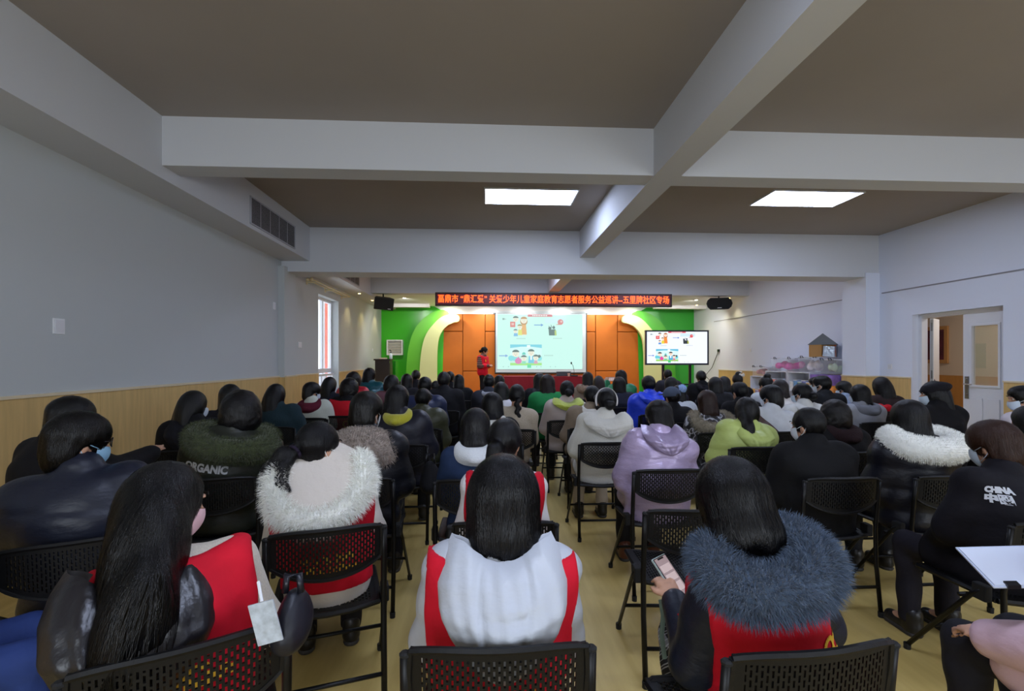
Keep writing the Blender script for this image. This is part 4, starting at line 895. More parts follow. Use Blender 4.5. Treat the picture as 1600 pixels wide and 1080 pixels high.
# hair: modelled in the head's own frame
def hair_mesh(style, h, ns=0):
    k = ('hair', style, h, ns)
    if k in _C: return _C[k]
    F = Field((-.26, -.34, -.66), (.26, .2, .22), h); zmin = -.6; face = True
    F.ell((0, -.014, .022), (.087, .106, .107), .02)
    st = style
    if st == 'short': F.ell((0, .03, .06), (.072, .066, .06), .02); zmin = -.072
    elif st == 'mop': F.ell((0, -.005, .04), (.095, .112, .098), .02); F.ell((0, -.045, -.05), (.086, .070, .085), .03); zmin = -.115
    elif st == 'thin': zmin = -.062
    elif st == 'bob': F.cap((0, -.02, .02), (0, -.03, -.12), .094, .099, .03, (1.02, 1, 1)); zmin = -.135
    elif st == 'bigbob': F.ell((0, -.016, .03), (.098, .110, .108), .02); F.cap((0, -.025, .0), (0, -.03, -.11), .103, .108, .04, (1.06, .98, 1)); zmin = -.165
    elif st == 'medium': F.cap((0, -.02, .02), (0, -.035, -.10), .092, .097, .03, (1.03, 1, 1)); F.ell((0, -.06, -.16), (.105, .06, .14), .03); zmin = -.235
    elif st == 'curly': F.ell((0, -.02, 0), (.118, .118, .125), .03); F.ell((0, -.03, -.07), (.115, .10, .10), .03); zmin = -.15
    elif st == 'long': F.ell((0, -.03, -.04), (.103, .098, .12), .03); F.ell((0, -.085, -.20), (.115, .055, .22), .04); zmin = -.40
    elif st == 'longfull': F.ell((0, -.03, -.03), (.108, .10, .13), .03); F.ell((0, -.09, -.16), (.135, .085, .2), .04); F.ell((-.01, -.12, -.34), (.12, .075, .2), .04); zmin = -.50
    elif st == 'longturn': F.ell((0, -.03, -.03), (.108, .10, .13), .03); F.ell((.085, -.06, -.14), (.115, .10, .19), .04); F.ell((.20, -.09, -.32), (.10, .09, .22), .05); zmin = -.56
    elif st == 'sidelong': F.ell((0, -.02, -.02), (.10, .10, .12), .03); F.chain([(-.06, -.06, -.05), (-.10, -.13, -.15), (-.115, -.18, -.27), (-.12, -.19, -.36)], [.06, .052, .04, .012], .03)
    elif st == 'ponytail': zmin = -.6; F.chain([(0, -.105, .0), (0, -.15, -.03), (0, -.165, -.12), (0, -.15, -.24), (0, -.135, -.30)], [.028, .036, .042, .030, .008], .015)
    elif st == 'loopedtail': F.chain([(-.01, -.10, -.01), (-.045, -.155, -.03), (-.075, -.19, -.11), (-.06, -.2, -.17), (-.005, -.19, -.185), (.06, -.19, -.165)], [.03, .036, .042, .038, .03, .01], .015); F.chain([(-.01, -.11, -.0), (-.01, -.17, -.08), (.02, -.19, -.15), (.08, -.185, -.17)], [.022, .028, .028, .008], .012)
    elif st == 'braid':
        for i in range(8): F.ell((.012 * (-1) ** i, -.11 - .012 * min(i, 3), -.05 - i * .042), (.034 - i * .0022, .028, .03), .012)
    elif st == 'bun': F.ell((0, -.115, .055), (.046, .042, .046), .012)
    elif st == 'lowbun': F.ell((0, -.125, -.03), (.05, .045, .045), .012)
    elif st == 'topknot': F.ell((.0, -.05, .125), (.05, .05, .042), .012)
    if st in ('short', 'thin', 'ponytail', 'loopedtail', 'braid', 'bun', 'lowbun', 'topknot', 'mop'):
        for s in (-1, 1): F.ell((s * .092, .028, -.055), (.035, .05, .06), .012, sub=True)
        if st not in ('short', 'thin', 'mop'):
            X, Y, Z = F.all(); F.D = np.where((Z < -.07) & (Y > -.095), np.maximum(F.D, (-.07 - Z)), F.D).astype(np.float32)
    F.ell((0, .118, -.035), (.062 if st != 'mop' else .06, .085, .082 if st != 'mop' else .075), .012, sub=True)
    X, Y, Z = F.all(); 
    if st != 'curly':
        th = np.arctan2(X, -Y - .02); F.disp(.0022 * np.sin(9 * th + 1.5 * np.sin(9 * Z)) * np.clip(.06 - Z, 0, .1) / .1)
    if st == 'curly': F.disp(.004 * np.sin(70 * X + 3 * np.sin(40 * Z)) * np.sin(75 * Y) * np.sin(68 * Z))
    else: F.disp(.0010 * np.sin(60 * np.arctan2(X, -Y - .02) + 6 * np.sin(7 * Z)))
    F.keep(zmin - Z + .012 * np.sin(60 * X + 20 * Y) + 0 * Y); V, Q = F.surf()
    if ns:
        lng = st in ('long', 'longfull', 'longturn', 'bigbob', 'bob', 'medium', 'sidelong')
        sv, sq = strands(F, V, ns, .22 if lng else .09, 8, .0018, lift=.0025, jit=.12 if lng else .4); V, Q = join_np((V, Q), (sv, sq))
    _C[k] = npmesh('hair', V, Q); return _C[k]
def fur_mesh(key, c, rx, ry, tilt, tube, n, L, w, a0=0, a1=360, droop=(0, 0, -.35), h=.014, roll=0):
    if key in _C: return _C[key]
    ct, st_ = math.cos(R_(tilt)), math.sin(R_(tilt)); N = 22; pts = []
    for i in range(N + 1):
        a = R_(a0 + (a1 - a0) * i / N); pts.append(V3(c) + (rx * math.cos(a), ry * math.sin(a) * ct, ry * math.sin(a) * st_ - rx * math.cos(a) * math.tan(R_(roll))))
    lo = np.min(pts, 0) - tube - .05; hi = np.max(pts, 0) + tube + .05; F = Field(lo, hi, h)
    for i in range(N): F.cap(pts[i], pts[i + 1], tube, tube, .01)
    folds(F, .006, 2); V, Q = F.surf(); NN = vnormals(V, Q); sv, sq = fur_spikes(V, NN, n, L, w, droop); _C[key] = npmesh('collar_fur', *join_np((V, Q), (sv, sq))); return _C[key]
def furm(hexc, vary=.28):
    if hexc[1] == 'f': vary = .06
    return mat('fur_' + hexc[1:], hexc, .95, .05, vary=vary, bscale=34, sheen=.3)
def mask_mesh():
    if 'mask' in _C: return _C['mask']
    vs, fs = [], []; NU, NV = 12, 8
    for j in range(NV + 1):
        for i in range(NU + 1):
            a = R_(-72 + 144 * i / NU); v = j / NV; z = -.016 - .082 * v; r = .078 * (1 - .30 * v ** 2) + .003; bulge = .016 * math.cos(a * 1.2) * math.sin(math.pi * (.15 + .75 * (1 - v)))
            vs.append((r * .86 * math.sin(a), .022 + (r + bulge) * math.cos(a) * 1.02, z + .02 * (abs(a) / 1.25) ** 2 * (v - .5) * -1.2))
    fs = [(j * (NU + 1) + i, j * (NU + 1) + i + 1, (j + 1) * (NU + 1) + i + 1, (j + 1) * (NU + 1) + i) for j in range(NV) for i in range(NU)]
    mb = MB().add(vs, fs)
    for s in (-1, 1):
        mb.tube([(s * .071, .05, -.018), (s * .080, .02, -.004), (s * .083, -.014, .012), (s * .083, -.024, -.01), (s * .079, .0, -.045), (s * .067, .042, -.078)], .0018, 5)
    _C['mask'] = mb.mesh('face_mask', True); return _C['mask']
def glasses_mesh():
    if 'gl' in _C: return _C['gl']
    mb = MB()
    for s in (-1, 1):
        mb.tube([(s * .034 + .026 * math.cos(a), .108 - .012 * abs(math.cos(a)) * (1 if s * math.cos(a) > 0 else 0), .006 + .020 * math.sin(a)) for a in [2 * math.pi * i / 14 for i in range(15)]], .0022, 5, cap=False)
        mb.tube([(s * .060, .098, .012), (s * .078, .05, .012), (s * .084, -.012, .008), (s * .082, -.03, -.012)], .002, 5)
    mb.tube([(-.008, .110, .012), (0, .113, .014), (.008, .110, .012)], .002, 5); _C['gl'] = mb.mesh('glasses', True); return _C['gl']
def back_y(F, x, z):
    ix = np.clip(((x - F.lo[0]) / F.h), 0, F.n[0] - 2); iz = np.clip(((z - F.lo[2]) / F.h), 0, F.n[2] - 2); i, j = int(ix), int(iz); fx, fz = ix - i, iz - j
    col = (F.D[i, :, j] * (1 - fx) + F.D[i + 1, :, j] * fx) * (1 - fz) + (F.D[i, :, j + 1] * (1 - fx) + F.D[i + 1, :, j + 1] * fx) * fz
    k = np.argmax(col < 0); 
    if k == 0: return None
    return F.ax[1][k - 1] + F.h * col[k - 1] / (col[k - 1] - col[k])
def decal_text(F, text, size, x, z, m, parent, width=None, rot=0):
    o = lettering('print', text, size, m, parent, Matrix.Identity(4), 0, .003, width); me = o.data
    bm = bmesh.new(); bm.from_mesh(me); bmesh.ops.subdivide_edges(bm, edges=[e for e in bm.edges if e.calc_length() > .03], cuts=1); bm.to_mesh(me); bm.free()
    c, s = math.cos(R_(rot)), math.sin(R_(rot))
    for v in me.vertices:
        px, pz = x + v.co.x * c - v.co.y * s, z + v.co.x * s + v.co.y * c; y = back_y(F, px, pz); v.co = (px, (y if y is not None else -.15) - .004, pz)
    return o
def decal_quads(F, quads, m, parent, name='print'):
    mb = MB()
    for x0, x1, z0, z1 in quads:
        n = max(1, int(abs(x1 - x0) / .02)); 
        for i in range(n):
            a, b = x0 + (x1 - x0) * i / n, x0 + (x1 - x0) * (i + 1) / n; ys = [back_y(F, q, w) for q, w in ((a, z0), (b, z0), (b, z1), (a, z1))]
            if any(y is None for y in ys): continue
            mb.add([(a, ys[0] - .004, z0), (b, ys[1] - .004, z0), (b, ys[2] - .004, z1), (a, ys[3] - .004, z1)], [(0, 1, 2, 3)])
    if mb.v: return build(name, mb, m, parent)
M_yel = mat('print_yellow', '#f0c030', .7); M_wprint = mat('print_white', '#c9ccd2', .7)
WARN = []; PEOPLE = []
def person(short, u, v, D, hair='bob', hc='#17131a', top=('#1a1b22', 'fabric'), bulk=.02, lean=6, tilt=0, yaw=0, pitch=8, bands=(0, 0), collar='stand', wide=1.0,
           pants='#1a1b20', leg='slim', shoes='#1c1a1a', pose='lap', face=0, near=0, seed=None, ex=(), seat=True, stand=False, eyes=False, hem=.445, dx=0, lab=None, chairlab=None, cb=None, tl=None, pdx=0):
    h = (.024, .013 if eyes else .019, .0105)[near]; hh = (.0135, .0105, .008)[near]; jh = (.021, .0165, .0125)[near]
    seed = (len(PEOPLE) % 4) if seed is None else seed
    if cb:
        bk = P(cb[0], VH, cb[1]); rz0 = -R_(face); ry_ = bk.y + .26 * math.cos(rz0); rx_ = bk.x - .26 * math.sin(rz0); hy_ = ry_ + .02 + .6 * math.sin(R_(lean)); aa = (u - 800) / FPX
        hx_ = hy_ * (aa * CY + SY) / (CY - aa * SY); tilt = round(math.degrees(math.asin(max(-.139, min(.139, (hx_ - rx_) / .6)))) / 2) * 2; rx_ = hx_ - .6 * math.sin(R_(tilt)); tilt = tl if tl is not None else tilt; D = hy_ / (CY - aa * SY)
    me, J = body_mesh(pose, lean, tilt, yaw, pitch, h, stand, wide); hl = Vector(J['head']); ht = hl.z + .118
    zt = P(u, v, D).z - (STZ if stand else 0); s = zt / ht
    if not .86 <= s <= 1.12: WARN.append('%s scale %.2f' % (short, s)); s = min(1.12, max(.86, s))
    rz = -R_(face); q = P(u, v, D); off = Matrix.Rotation(rz, 3, 'Z') @ Vector((hl.x * s, hl.y * s, 0))
    root = thing('person', lab or short, 'person', (q.x - off.x + dx, q.y - off.y, STZ if stand else 0), rz); root.scale = (s, s, s); PEOPLE.append(root)
    if cb: root.location = (rx_ + pdx, ry_, 0)
    link('body', me, M_skin, root)
    jm, JF = jacket_mesh('', pose, lean, tilt, bulk, bands, collar, wide, jh, seed, stand, hem); link('jacket', jm, cloth(*top), root)
    if pants: link('trousers', legs_mesh(leg, .02, stand), cloth(pants) if isinstance(pants, str) else pants, root)
    sm = shoe_mesh(1)
    for k, sg in (('L', -1), ('R', 1)):
        a = J['an' + k]; o = link('shoe', sm, cloth(shoes, 'leather'), root, (a[0], a[1], 0)); link('sole', _C['sole'], M_sole, o)
    M = rotm(yaw, pitch); MM = Matrix.Translation(hl) @ M.to_4x4()
    def onhead(name, mesh, m): o = link(name, mesh, m, root); o.matrix_local = MM; return o
    if hair: onhead('hair', hair_mesh(hair, hh, (0, 800, 4200)[near]), hairm(hc))
    if eyes:
        for sg in (-1, 1):
            e = link('eye', _C.setdefault('eye', MB().lathe([(.001, -.010), (.007, -.007), (.010, 0), (.007, .007), (.001, .010)], 12).mesh('eye', True)), M_eye, root); e.matrix_local = MM @ Matrix.Translation((sg * .030, .0765, .010)) @ Matrix.Scale(.92, 4)
            e2 = link('iris', _C.setdefault('iris', MB().lathe([(.005, 0), (.004, .0015)], 10, Matrix.Rotation(R_(-90), 4, 'X')).mesh('iris')), M_iris, e); e2.location = (0, .0092, 0)
            b = link('eyebrow', _C.setdefault('brow', MB().tube([(-.017, 0, 0), (0, .004, .004), (.016, 0, -.002)], [.0025, .0035, .002], 6).mesh('eyebrow', True)), hairm(hc), root); b.matrix_local = MM @ Matrix.Translation((sg * .032, .093, .034))
    nk = V3(J['neck']); ch = V3(J['chest'])
    ang = R_(lean)
    for e in ex:
        if e[0] == 'mask': onhead('face_mask', mask_mesh(), mat('mask_' + e[1][1:], e[1], .7, .2))
        elif e[0] == 'glasses': onhead('glasses', glasses_mesh(), mat('glasses_black', '#121214', .3))
        elif e[0] == 'vest':
            vm, VF = vest_mesh(pose, lean, tilt, bulk, wide, jh, stand, e[2] if len(e) > 2 else .50, -.03 if any(q_[0] == 'fur' for q_ in ex) else (-.012 if bulk > .03 else .012)); vo = link('vest', vm, cloth(e[1]), root); root['_v'] = 1
            if len(e) > 3:
                rr = random.Random(4); qs = []
                for z in e[3]:
                    x = -.11
                    while x < .11:
                        wd = rr.uniform(.006, .014); hgt = rr.uniform(.012, .022); qs.append((x, x + wd, z - hgt, z + hgt * .6))
                        if rr.random() < .6: qs.append((x, x + .026, z + rr.choice((-.012, .0, .014)), z + .005 + rr.choice((-.012, .0, .014))))
                        x += .017 + rr.random() * .012
                decal_quads(VF, qs, M_yel, vo)
            if len(e) > 4:      # curled emblem
                x0, z0, sc_ = e[4]; mb = MB(); pts = []
                for i in range(22):
                    a = R_(-60 + i * 17); rr_ = sc_ * (.25 + i / 22 * .75); pts.append((x0 + rr_ * math.cos(a), z0 + rr_ * math.sin(a)))
                for cc in (pts, [(x + sc_ * 1.1, z * .6 + z0 * .4) for x, z in pts[6:]]):
                    for (xa, za), (xb, zb) in zip(cc[:-1], cc[1:]):
                        nx, nz = -(zb - za), xb - xa; l = math.hypot(nx, nz) + 1e-6; nx, nz = nx / l * sc_ * .16, nz / l * sc_ * .16; qd = []
                        for x, z in ((xa - nx, za - nz), (xb - nx, zb - nz), (xb + nx, zb + nz), (xa + nx, za + nz)):
                            y = back_y(VF, x, z); qd.append((x, y - .004 if y is not None else None, z))
                        if all(p_[1] is not None for p_ in qd): mb.add(qd, [(0, 1, 2, 3)])
                build('print', mb, M_yel, vo)
        elif e[0] == 'hood':       # soft hood lying on the back: colour, cloth, width, height, depth, lowering
            _, colr, kd, w_, h_, d_, lo_ = e[:7]; key = ('hood', lean, tilt, e[3:], jh, bulk)
            if key not in _C:
                NU, NV = (40, 32) if near == 2 else (24, 20); tl = math.tan(ang); rows = []; rr = random.Random(3); ph = [rr.uniform(0, 6) for _ in range(4)]
                for side in (1, -1):
                    for j in range(NV + 1):
                        t = j / NV; hw_ = w_ * np.interp(t, [0, .12, .28, .45, .6, .75, .9, 1], [.82, .94, 1.0, .95, .82, .62, .36, .08]); yb = -.055 - (.085 + bulk) * min(1, t * 2.2) ** .7
                        for i in range(NU + 1):
                            q = -1 + 2 * i / NU; z = .045 - lo_ - 2 * h_ * t + .032 * math.sin(min(1, abs(q) * 1.08) * math.pi * .62) ** 4 * (1 - t) ** 1.5 - .022 * (1 - q * q) * (1 - t) ** 2
                            th_ = d_ * math.sqrt(max(0, 1 - abs(q) ** 3.2)) * (math.sin(math.pi * min(1, .10 + .9 * t ** .75)) ** .6 if t < 1 else 0) * (.92 + .08 * math.sin(5 * q + ph[0]))
                            cr = .009 * math.exp(-((q - .40 + .16 * t) / .05) ** 2) + .009 * math.exp(-((q + .40 - .16 * t) / .05) ** 2) + .010 * math.exp(-((t - .36) / .03) ** 2) * (abs(q) < .36)
                            wr = .004 * math.sin(9 * q + 14 * t + ph[1]) * math.sin(17 * t - 5 * q + ph[2]) + .003 * math.sin(24 * q - 9 * t + ph[3])
                            o_ = (th_ - (cr - wr) * min(1, th_ / .03)) if side == 1 else -th_ * .25
                            rows.append((nk[0] + (e[7] if len(e) > 7 else 0) + hw_ * q, nk[1] + yb - o_ + (z - .03) * tl + .07 * abs(q) ** 3 * (1 - t), nk[2] + z))
                V = np.array(rows); n1 = (NU + 1) * (NV + 1); Q = []
                for sd in (0, 1):
                    for j in range(NV):
                        for i in range(NU):
                            a_ = sd * n1 + j * (NU + 1) + i; f_ = (a_, a_ + 1, a_ + NU + 2, a_ + NU + 1); Q.append(f_[::-1] if sd == 0 else f_)
                _C[key] = npmesh('hood', V, Q)
            link('hood', _C[key], cloth(colr, kd), root)
        elif e[0] == 'collar':     # loose collar or hood edge showing round the neck: colour, cloth, radius, tube, drop
            _, colr, kd, r_, tb, dr = e; key = ('coll', lean, tilt, r_, tb, dr, jh, bulk)
            if key not in _C:
                c = nk + (0, -.022 - bulk * .4, .016 - dr); F = Field(c - (r_ + .1, r_ + .16, .16), c + (r_ + .1, r_ + .1, .14), jh * .8); N = 18; pp = []
                for i in range(N + 1): a = 2 * math.pi * i / N; pp.append(c + (r_ * math.cos(a), r_ * .82 * math.sin(a), .028 * math.sin(a)))
                for i in range(N): F.cap(pp[i], pp[i + 1], tb, tb, .02, (1, 1, 1.25))
                F.cap(c + (0, -r_ * .8, -.01), c + (0, -r_ * .95 - .035 - bulk * .4, -.03), tb * .9, tb * .6, .04, (1.7, 1, 1)); folds(F, .005, 8); V, Q = F.surf(); _C[key] = npmesh('loose_collar', V, Q)
            link('loose_collar', _C[key], cloth(colr, kd), root)
        elif e[0] == 'fur':        # colour, rx, ry, tilt, tube, count, strand length, lowering, arc
            _, colr, rx, ry, tl, tb, n, L, dr = e[:9]; a0, a1 = e[9] if len(e) > 9 else (-210, 30)
            link('collar_fur', fur_mesh(('fur',) + e[2:] + (lean, tilt), nk + (0, -.06, -dr), rx, ry, tl, tb, n, L, (.0034, .0024, .0020)[near], a0, a1, roll=tilt), furm(colr), root)
        elif e[0] == 'furbag':
            _, colr, w_, d_, h_, n, L = e; key = ('fb', e[2:], lean)
            if key not in _C:
                c = nk + (0, -.07, -.06); F = Field(c - (w_ + .06, d_ + .06, h_ + .06), c + (w_ + .06, d_ + .06, h_ + .06), .014); F.ell(c, (w_, d_, h_), .02); F.ell(c + (0, .05, .03), (w_ * .9, d_ * .9, h_ * .6), .03); V, Q = F.surf(); sv, sq = fur_spikes(V, vnormals(V, Q), n, L, .0022); _C[key] = npmesh('hood_fur', *join_np((V, Q), (sv, sq)))
            link('hood_fur', _C[key], furm(colr, .25), root)
        elif e[0] == 'lining':     # lining of an open hood, inside a fur ring
            _, colr, rx, ry, tl, dr = e; ct, st_ = math.cos(R_(tl)), math.sin(R_(tl)); c = nk + (0, -.07, -dr); vs = [tuple(c + (0, 0, .03))]; fs = []; N = 24
            for k_ in range(1, 5):
                q_ = k_ / 4
                for i in range(N): a = 2 * math.pi * i / N; vs.append(tuple(c + (rx * q_ * math.cos(a), ry * q_ * math.sin(a) * ct, ry * q_ * math.sin(a) * st_ + .03 * (1 - q_ ** 4) + .006 * math.sin(5 * a) * q_ - rx * q_ * math.cos(a) * math.tan(R_(tilt)))))
            fs = [(0, 1 + i, 1 + (i + 1) % N) for i in range(N)] + [(1 + k_ * N + i, 1 + k_ * N + (i + 1) % N, 1 + (k_ + 1) * N + (i + 1) % N, 1 + (k_ + 1) * N + i) for k_ in range(3) for i in range(N)]
            build('hood_lining', MB().add(vs, fs), colr if not isinstance(colr, str) else mat('lining_' + colr[1:], colr, .7, bump=.8, bscale=22), root, smooth=True)
        elif e[0] == 'headband':
            mb = MB(); mb.tube([(.098 * math.cos(a), -.005, .012 + .112 * math.sin(a)) for a in [R_(-25 + 230 * i / 20) for i in range(21)]], .009, 8); onhead('headband', mb.mesh('headband', True), mat('band_' + e[1][1:], e[1], .6))
        elif e[0] == 'cap':
            F = Field((-.13, -.14, -.05), (.13, .22, .16), .01); F.ell((0, -.012, .03), (.098, .116, .104), .02); F.cap((-.04, .12, .045), (.04, .12, .045), .05, .05, .01, (1, 1.2, .16)); F.ell((0, -.135, .015), (.035, .05, .022), .004, sub=True)
            X, Y, Z = F.all(); F.keep(.005 - Z + 0 * X + 0 * Y); V, Q = F.surf(); o = onhead('cap', npmesh('cap', V, Q), cloth(e[1])); 
        elif e[0] == 'beret':
            F = Field((-.16, -.19, -.02), (.16, .14, .17), .01); F.ell((0, -.035, .062), (.100, .118, .055), .02); F.ell((0, -.012, .035), (.094, .112, .05), .02); F.cap((0, -.03, .12), (0, -.03, .138), .006, .006, .005); V, Q = F.surf(); onhead('beret', npmesh('beret', V, Q), cloth(e[1]))
        elif e[0] == 'pompom':
            F = Field((-.08, -.08, -.08), (.08, .08, .08), .012); F.ell((0, 0, 0), (.052, .052, .052), .01); V, Q = F.surf(); sv, sq = fur_spikes(V, vnormals(V, Q), 900, .022, .005); o = onhead('pompom', npmesh('pompom', *join_np((V, Q), (sv, sq))), furm(e[1], .15)); o.matrix_local = MM @ Matrix.Translation(e[2])
        elif e[0] == 'flower':
            mb = MB()
            for i in range(26):
                a, b = rng.uniform(0, 6.28), rng.uniform(-.4, 1.5); d_ = Vector((math.cos(a) * math.cos(b), math.sin(a) * math.cos(b), math.sin(b))) * .055; mb.lathe([(.004, 0), (.02, .006), (.016, .012)], 6, Matrix.Translation(Vector(e[2]) + d_) @ d_.to_track_quat('Z', 'Y').to_matrix().to_4x4())
            onhead('flower_knot', mb.mesh('flower_knot'), mat('flower_white', e[1], .7, vary=.4, bscale=40))
        elif e[0] == 'bow':
            mb = MB(); F = Field((-.16, -.1, -.09), (.16, .1, .09), .011)
            for sg in (-1, 1): F.ell((sg * .055, 0, .0), (.06, .035, .05), .01)
            F.ell((0, -.02, 0), (.025, .03, .028), .01); folds(F, .006, 1); V, Q = F.surf(); o = link('bow', npmesh('bow', V, Q), cloth(e[1], 'fabric'), root, e[2])
        elif e[0] == 'strap':
            mb = MB(); pts = []
            for i in range(15):
                x = -.15 + .34 * i / 14; z = .97 - .36 * i / 14; y = back_y(JF, x, z)
                if y is not None: pts.append((x, y - .004, z))
            vs = []; fs = []
            for i, p_ in enumerate(pts): vs += [(p_[0] - .016, p_[1] + .01, p_[2] - .018), (p_[0] + .016, p_[1] + .01, p_[2] + .018), (p_[0] + .016, p_[1] - .010, p_[2] + .018), (p_[0] - .016, p_[1] - .010, p_[2] - .018)]
            for i in range(len(pts) - 1): fs += [(i * 4 + k, i * 4 + (k + 1) % 4, i * 4 + 4 + (k + 1) % 4, i * 4 + 4 + k) for k in range(4)]
            build('strap', MB().add(vs, fs), cloth(e[1], 'leather'), root)
        elif e[0] == 'text': decal_text(JF, e[1], e[2], e[3], e[4], M_wprint, root, e[5] if len(e) > 5 else None, e[6] if len(e) > 6 else 0)
        elif e[0] == 'tie': 
            o = onhead('hair_tie', MB().tube([(.03 * math.cos(a), 0, .03 * math.sin(a)) for a in [2 * math.pi * i / 12 for i in range(13)]], .008, 6).mesh('hair_tie', True), cloth(e[1])); o.matrix_local = MM @ Matrix.Translation((0, -.125, -.012)) @ Matrix.Rotation(R_(35), 4, 'X')
    if '_v' in root: del root['_v']
    if seat: chair((root.location.x - pdx, root.location.y, root.location.z), rz, chairlab or (('black perforated folding chair under the ' if len(short.split()) < 11 else 'black folding chair under the ') + short))
    return root, J, JF
# camouflage cloth and plaid cloth (woven patterns)
def camo():
    m = mat('cloth_camo', '#5a5a60', .6); nt = m.node_tree; b = nt.nodes['Principled BSDF']; tc = nt.nodes.new('ShaderNodeTexCoord'); nz = nt.nodes.new('ShaderNodeTexNoise'); nz.inputs['Scale'].default_value = 16; nz.inputs['Detail'].default_value = 1
    rp = nt.nodes.new('ShaderNodeValToRGB'); rp.color_ramp.interpolation = 'CONSTANT'; e = rp.color_ramp.elements; e[0].position = 0; e[0].color = lin('#1e1d20'); e[1].position = .45; e[1].color = lin('#55565e'); x = e.new(.52); x.color = lin('#b9bac4'); x = e.new(.6); x.color = lin('#3a3538')
    nt.links.new(tc.outputs['Object'], nz.inputs['Vector']); nt.links.new(nz.outputs['Fac'], rp.inputs[0]); nt.links.new(rp.outputs[0], b.inputs['Base Color']); return m
M_camo = camo(); _M['cloth_camo_0'] = M_camo
_M['cloth_fabric_camo'] = M_camo
def plaid():
    m = mat('cloth_plaid', '#1a1c26', .85); nt = m.node_tree; b = nt.nodes['Principled BSDF']; tc = nt.nodes.new('ShaderNodeTexCoord'); sp = nt.nodes.new('ShaderNodeSeparateXYZ'); nt.links.new(tc.outputs['Object'], sp.inputs[0]); col = None
    def line(sock, freq, off, wd):
        a = nt.nodes.new('ShaderNodeMath'); a.operation = 'MULTIPLY_ADD'; a.inputs[1].default_value = freq; a.inputs[2].default_value = off; nt.links.new(sock, a.inputs[0])
        f = nt.nodes.new('ShaderNodeMath'); f.operation = 'FRACT'; nt.links.new(a.outputs[0], f.inputs[0]); c = nt.nodes.new('ShaderNodeMath'); c.operation = 'LESS_THAN'; c.inputs[1].default_value = wd; nt.links.new(f.outputs[0], c.inputs[0]); return c.outputs[0]
    ax = nt.nodes.new('ShaderNodeMath'); ax.operation = 'ADD'; nt.links.new(sp.outputs['Y'], ax.inputs[0]); nt.links.new(sp.outputs['Z'], ax.inputs[1])
    tot = None
    for s_, o_, w_ in ((sp.outputs['X'], .0, .09), (sp.outputs['X'], .2, .09), (sp.outputs['X'], .6, .05), (ax.outputs[0], .0, .09), (ax.outputs[0], .2, .09), (ax.outputs[0], .6, .05)):
        l = line(s_, 16, o_, w_)
        if tot is None: tot = l
        else: ad = nt.nodes.new('ShaderNodeMath'); ad.operation = 'ADD'; nt.links.new(tot, ad.inputs[0]); nt.links.new(l, ad.inputs[1]); tot = ad.outputs[0]
    sc = nt.nodes.new('ShaderNodeMath'); sc.operation = 'MULTIPLY'; sc.inputs[1].default_value = .5; sc.use_clamp = True; nt.links.new(tot, sc.inputs[0])
    mx = nt.nodes.new('ShaderNodeMix'); mx.data_type = 'RGBA'; mx.inputs[6].default_value = lin('#14161f'); mx.inputs[7].default_value = lin('#c4c8d4'); nt.links.new(sc.outputs[0], mx.inputs[0]); nt.links.new(mx.outputs[2], b.inputs['Base Color']); return m
M_plaid = plaid()
def stripes(name, c1, c2, freq):
    m = mat(name, c1, .8); nt = m.node_tree; b = nt.nodes['Principled BSDF']; tc = nt.nodes.new('ShaderNodeTexCoord'); w = nt.nodes.new('ShaderNodeTexWave'); w.bands_direction = 'Z'; w.inputs['Scale'].default_value = freq; rp = nt.nodes.new('ShaderNodeValToRGB'); rp.color_ramp.interpolation = 'CONSTANT'; rp.color_ramp.elements[0].color = lin(c1); rp.color_ramp.elements[1].color = lin(c2); rp.color_ramp.elements[1].position = .55
    nt.links.new(tc.outputs['Object'], w.inputs['Vector']); nt.links.new(w.outputs['Fac'], rp.inputs[0]); nt.links.new(rp.outputs[0], b.inputs['Base Color']); return m
_M['cloth_fabric_stripe'] = stripes('cloth_stripe', '#17151a', '#8d5a50', 5.2)
BLK = '#0f0e12'; RED = '#c8122a'

# ---- last row, nearest the camera
p_white = person('person with big white puffer hood over red vest', 787, 719, 1.31, 'bigbob', '#131017', ('#b6bac2', 'nylon'), .033, 3, cb=(784, 1.1), bands=(.13, .010), near=2, wide=1.0, pants='#20222a', collar='none',
    ex=[('vest', RED, .50, (.66, .60)), ('hood', '#b9bdc5', 'nylon', .19, .16, .085, .0)], lab='person with black bob and big white puffer hood over red vest')
p_long = person('person with very long black hair, red vest, pink mask', 283, 722, 1.30, 'longturn', '#120f12', ('#c9bfae', 'fleece'), .012, 4, cb=(282, 1.1), yaw=64, pitch=12, near=2, pants='#d9d4ca', collar='none', pose='side', face=-28, eyes=True,
    ex=[('vest', RED, .50, (.70,), (-.02, .72, .05)), ('hood', '#1b191d', 'leather', .20, .17, .09, .04, -.075), ('mask', '#e8c3cb')])
p_blue = person('person with slate blue fur collar holding a phone', 1178, 722, 1.30, 'bigbob', '#131015', ('#141b29', 'nylon'), .025, 9, cb=(1248, 1.09), tl=-8, pdx=.085, yaw=-4, pitch=24, face=-6, near=2, pants=M_plaid, pose='phone', collar='none', wide=.92, dx=0,
    ex=[('vest', RED, .50, (), (.075, .775, .042)), ('fur', '#4f5d70', .15, .115, 20, .062, 20000, .042, -.005, (-215, 50))], lab='person with slate blue fur collar over red vest holding a phone')
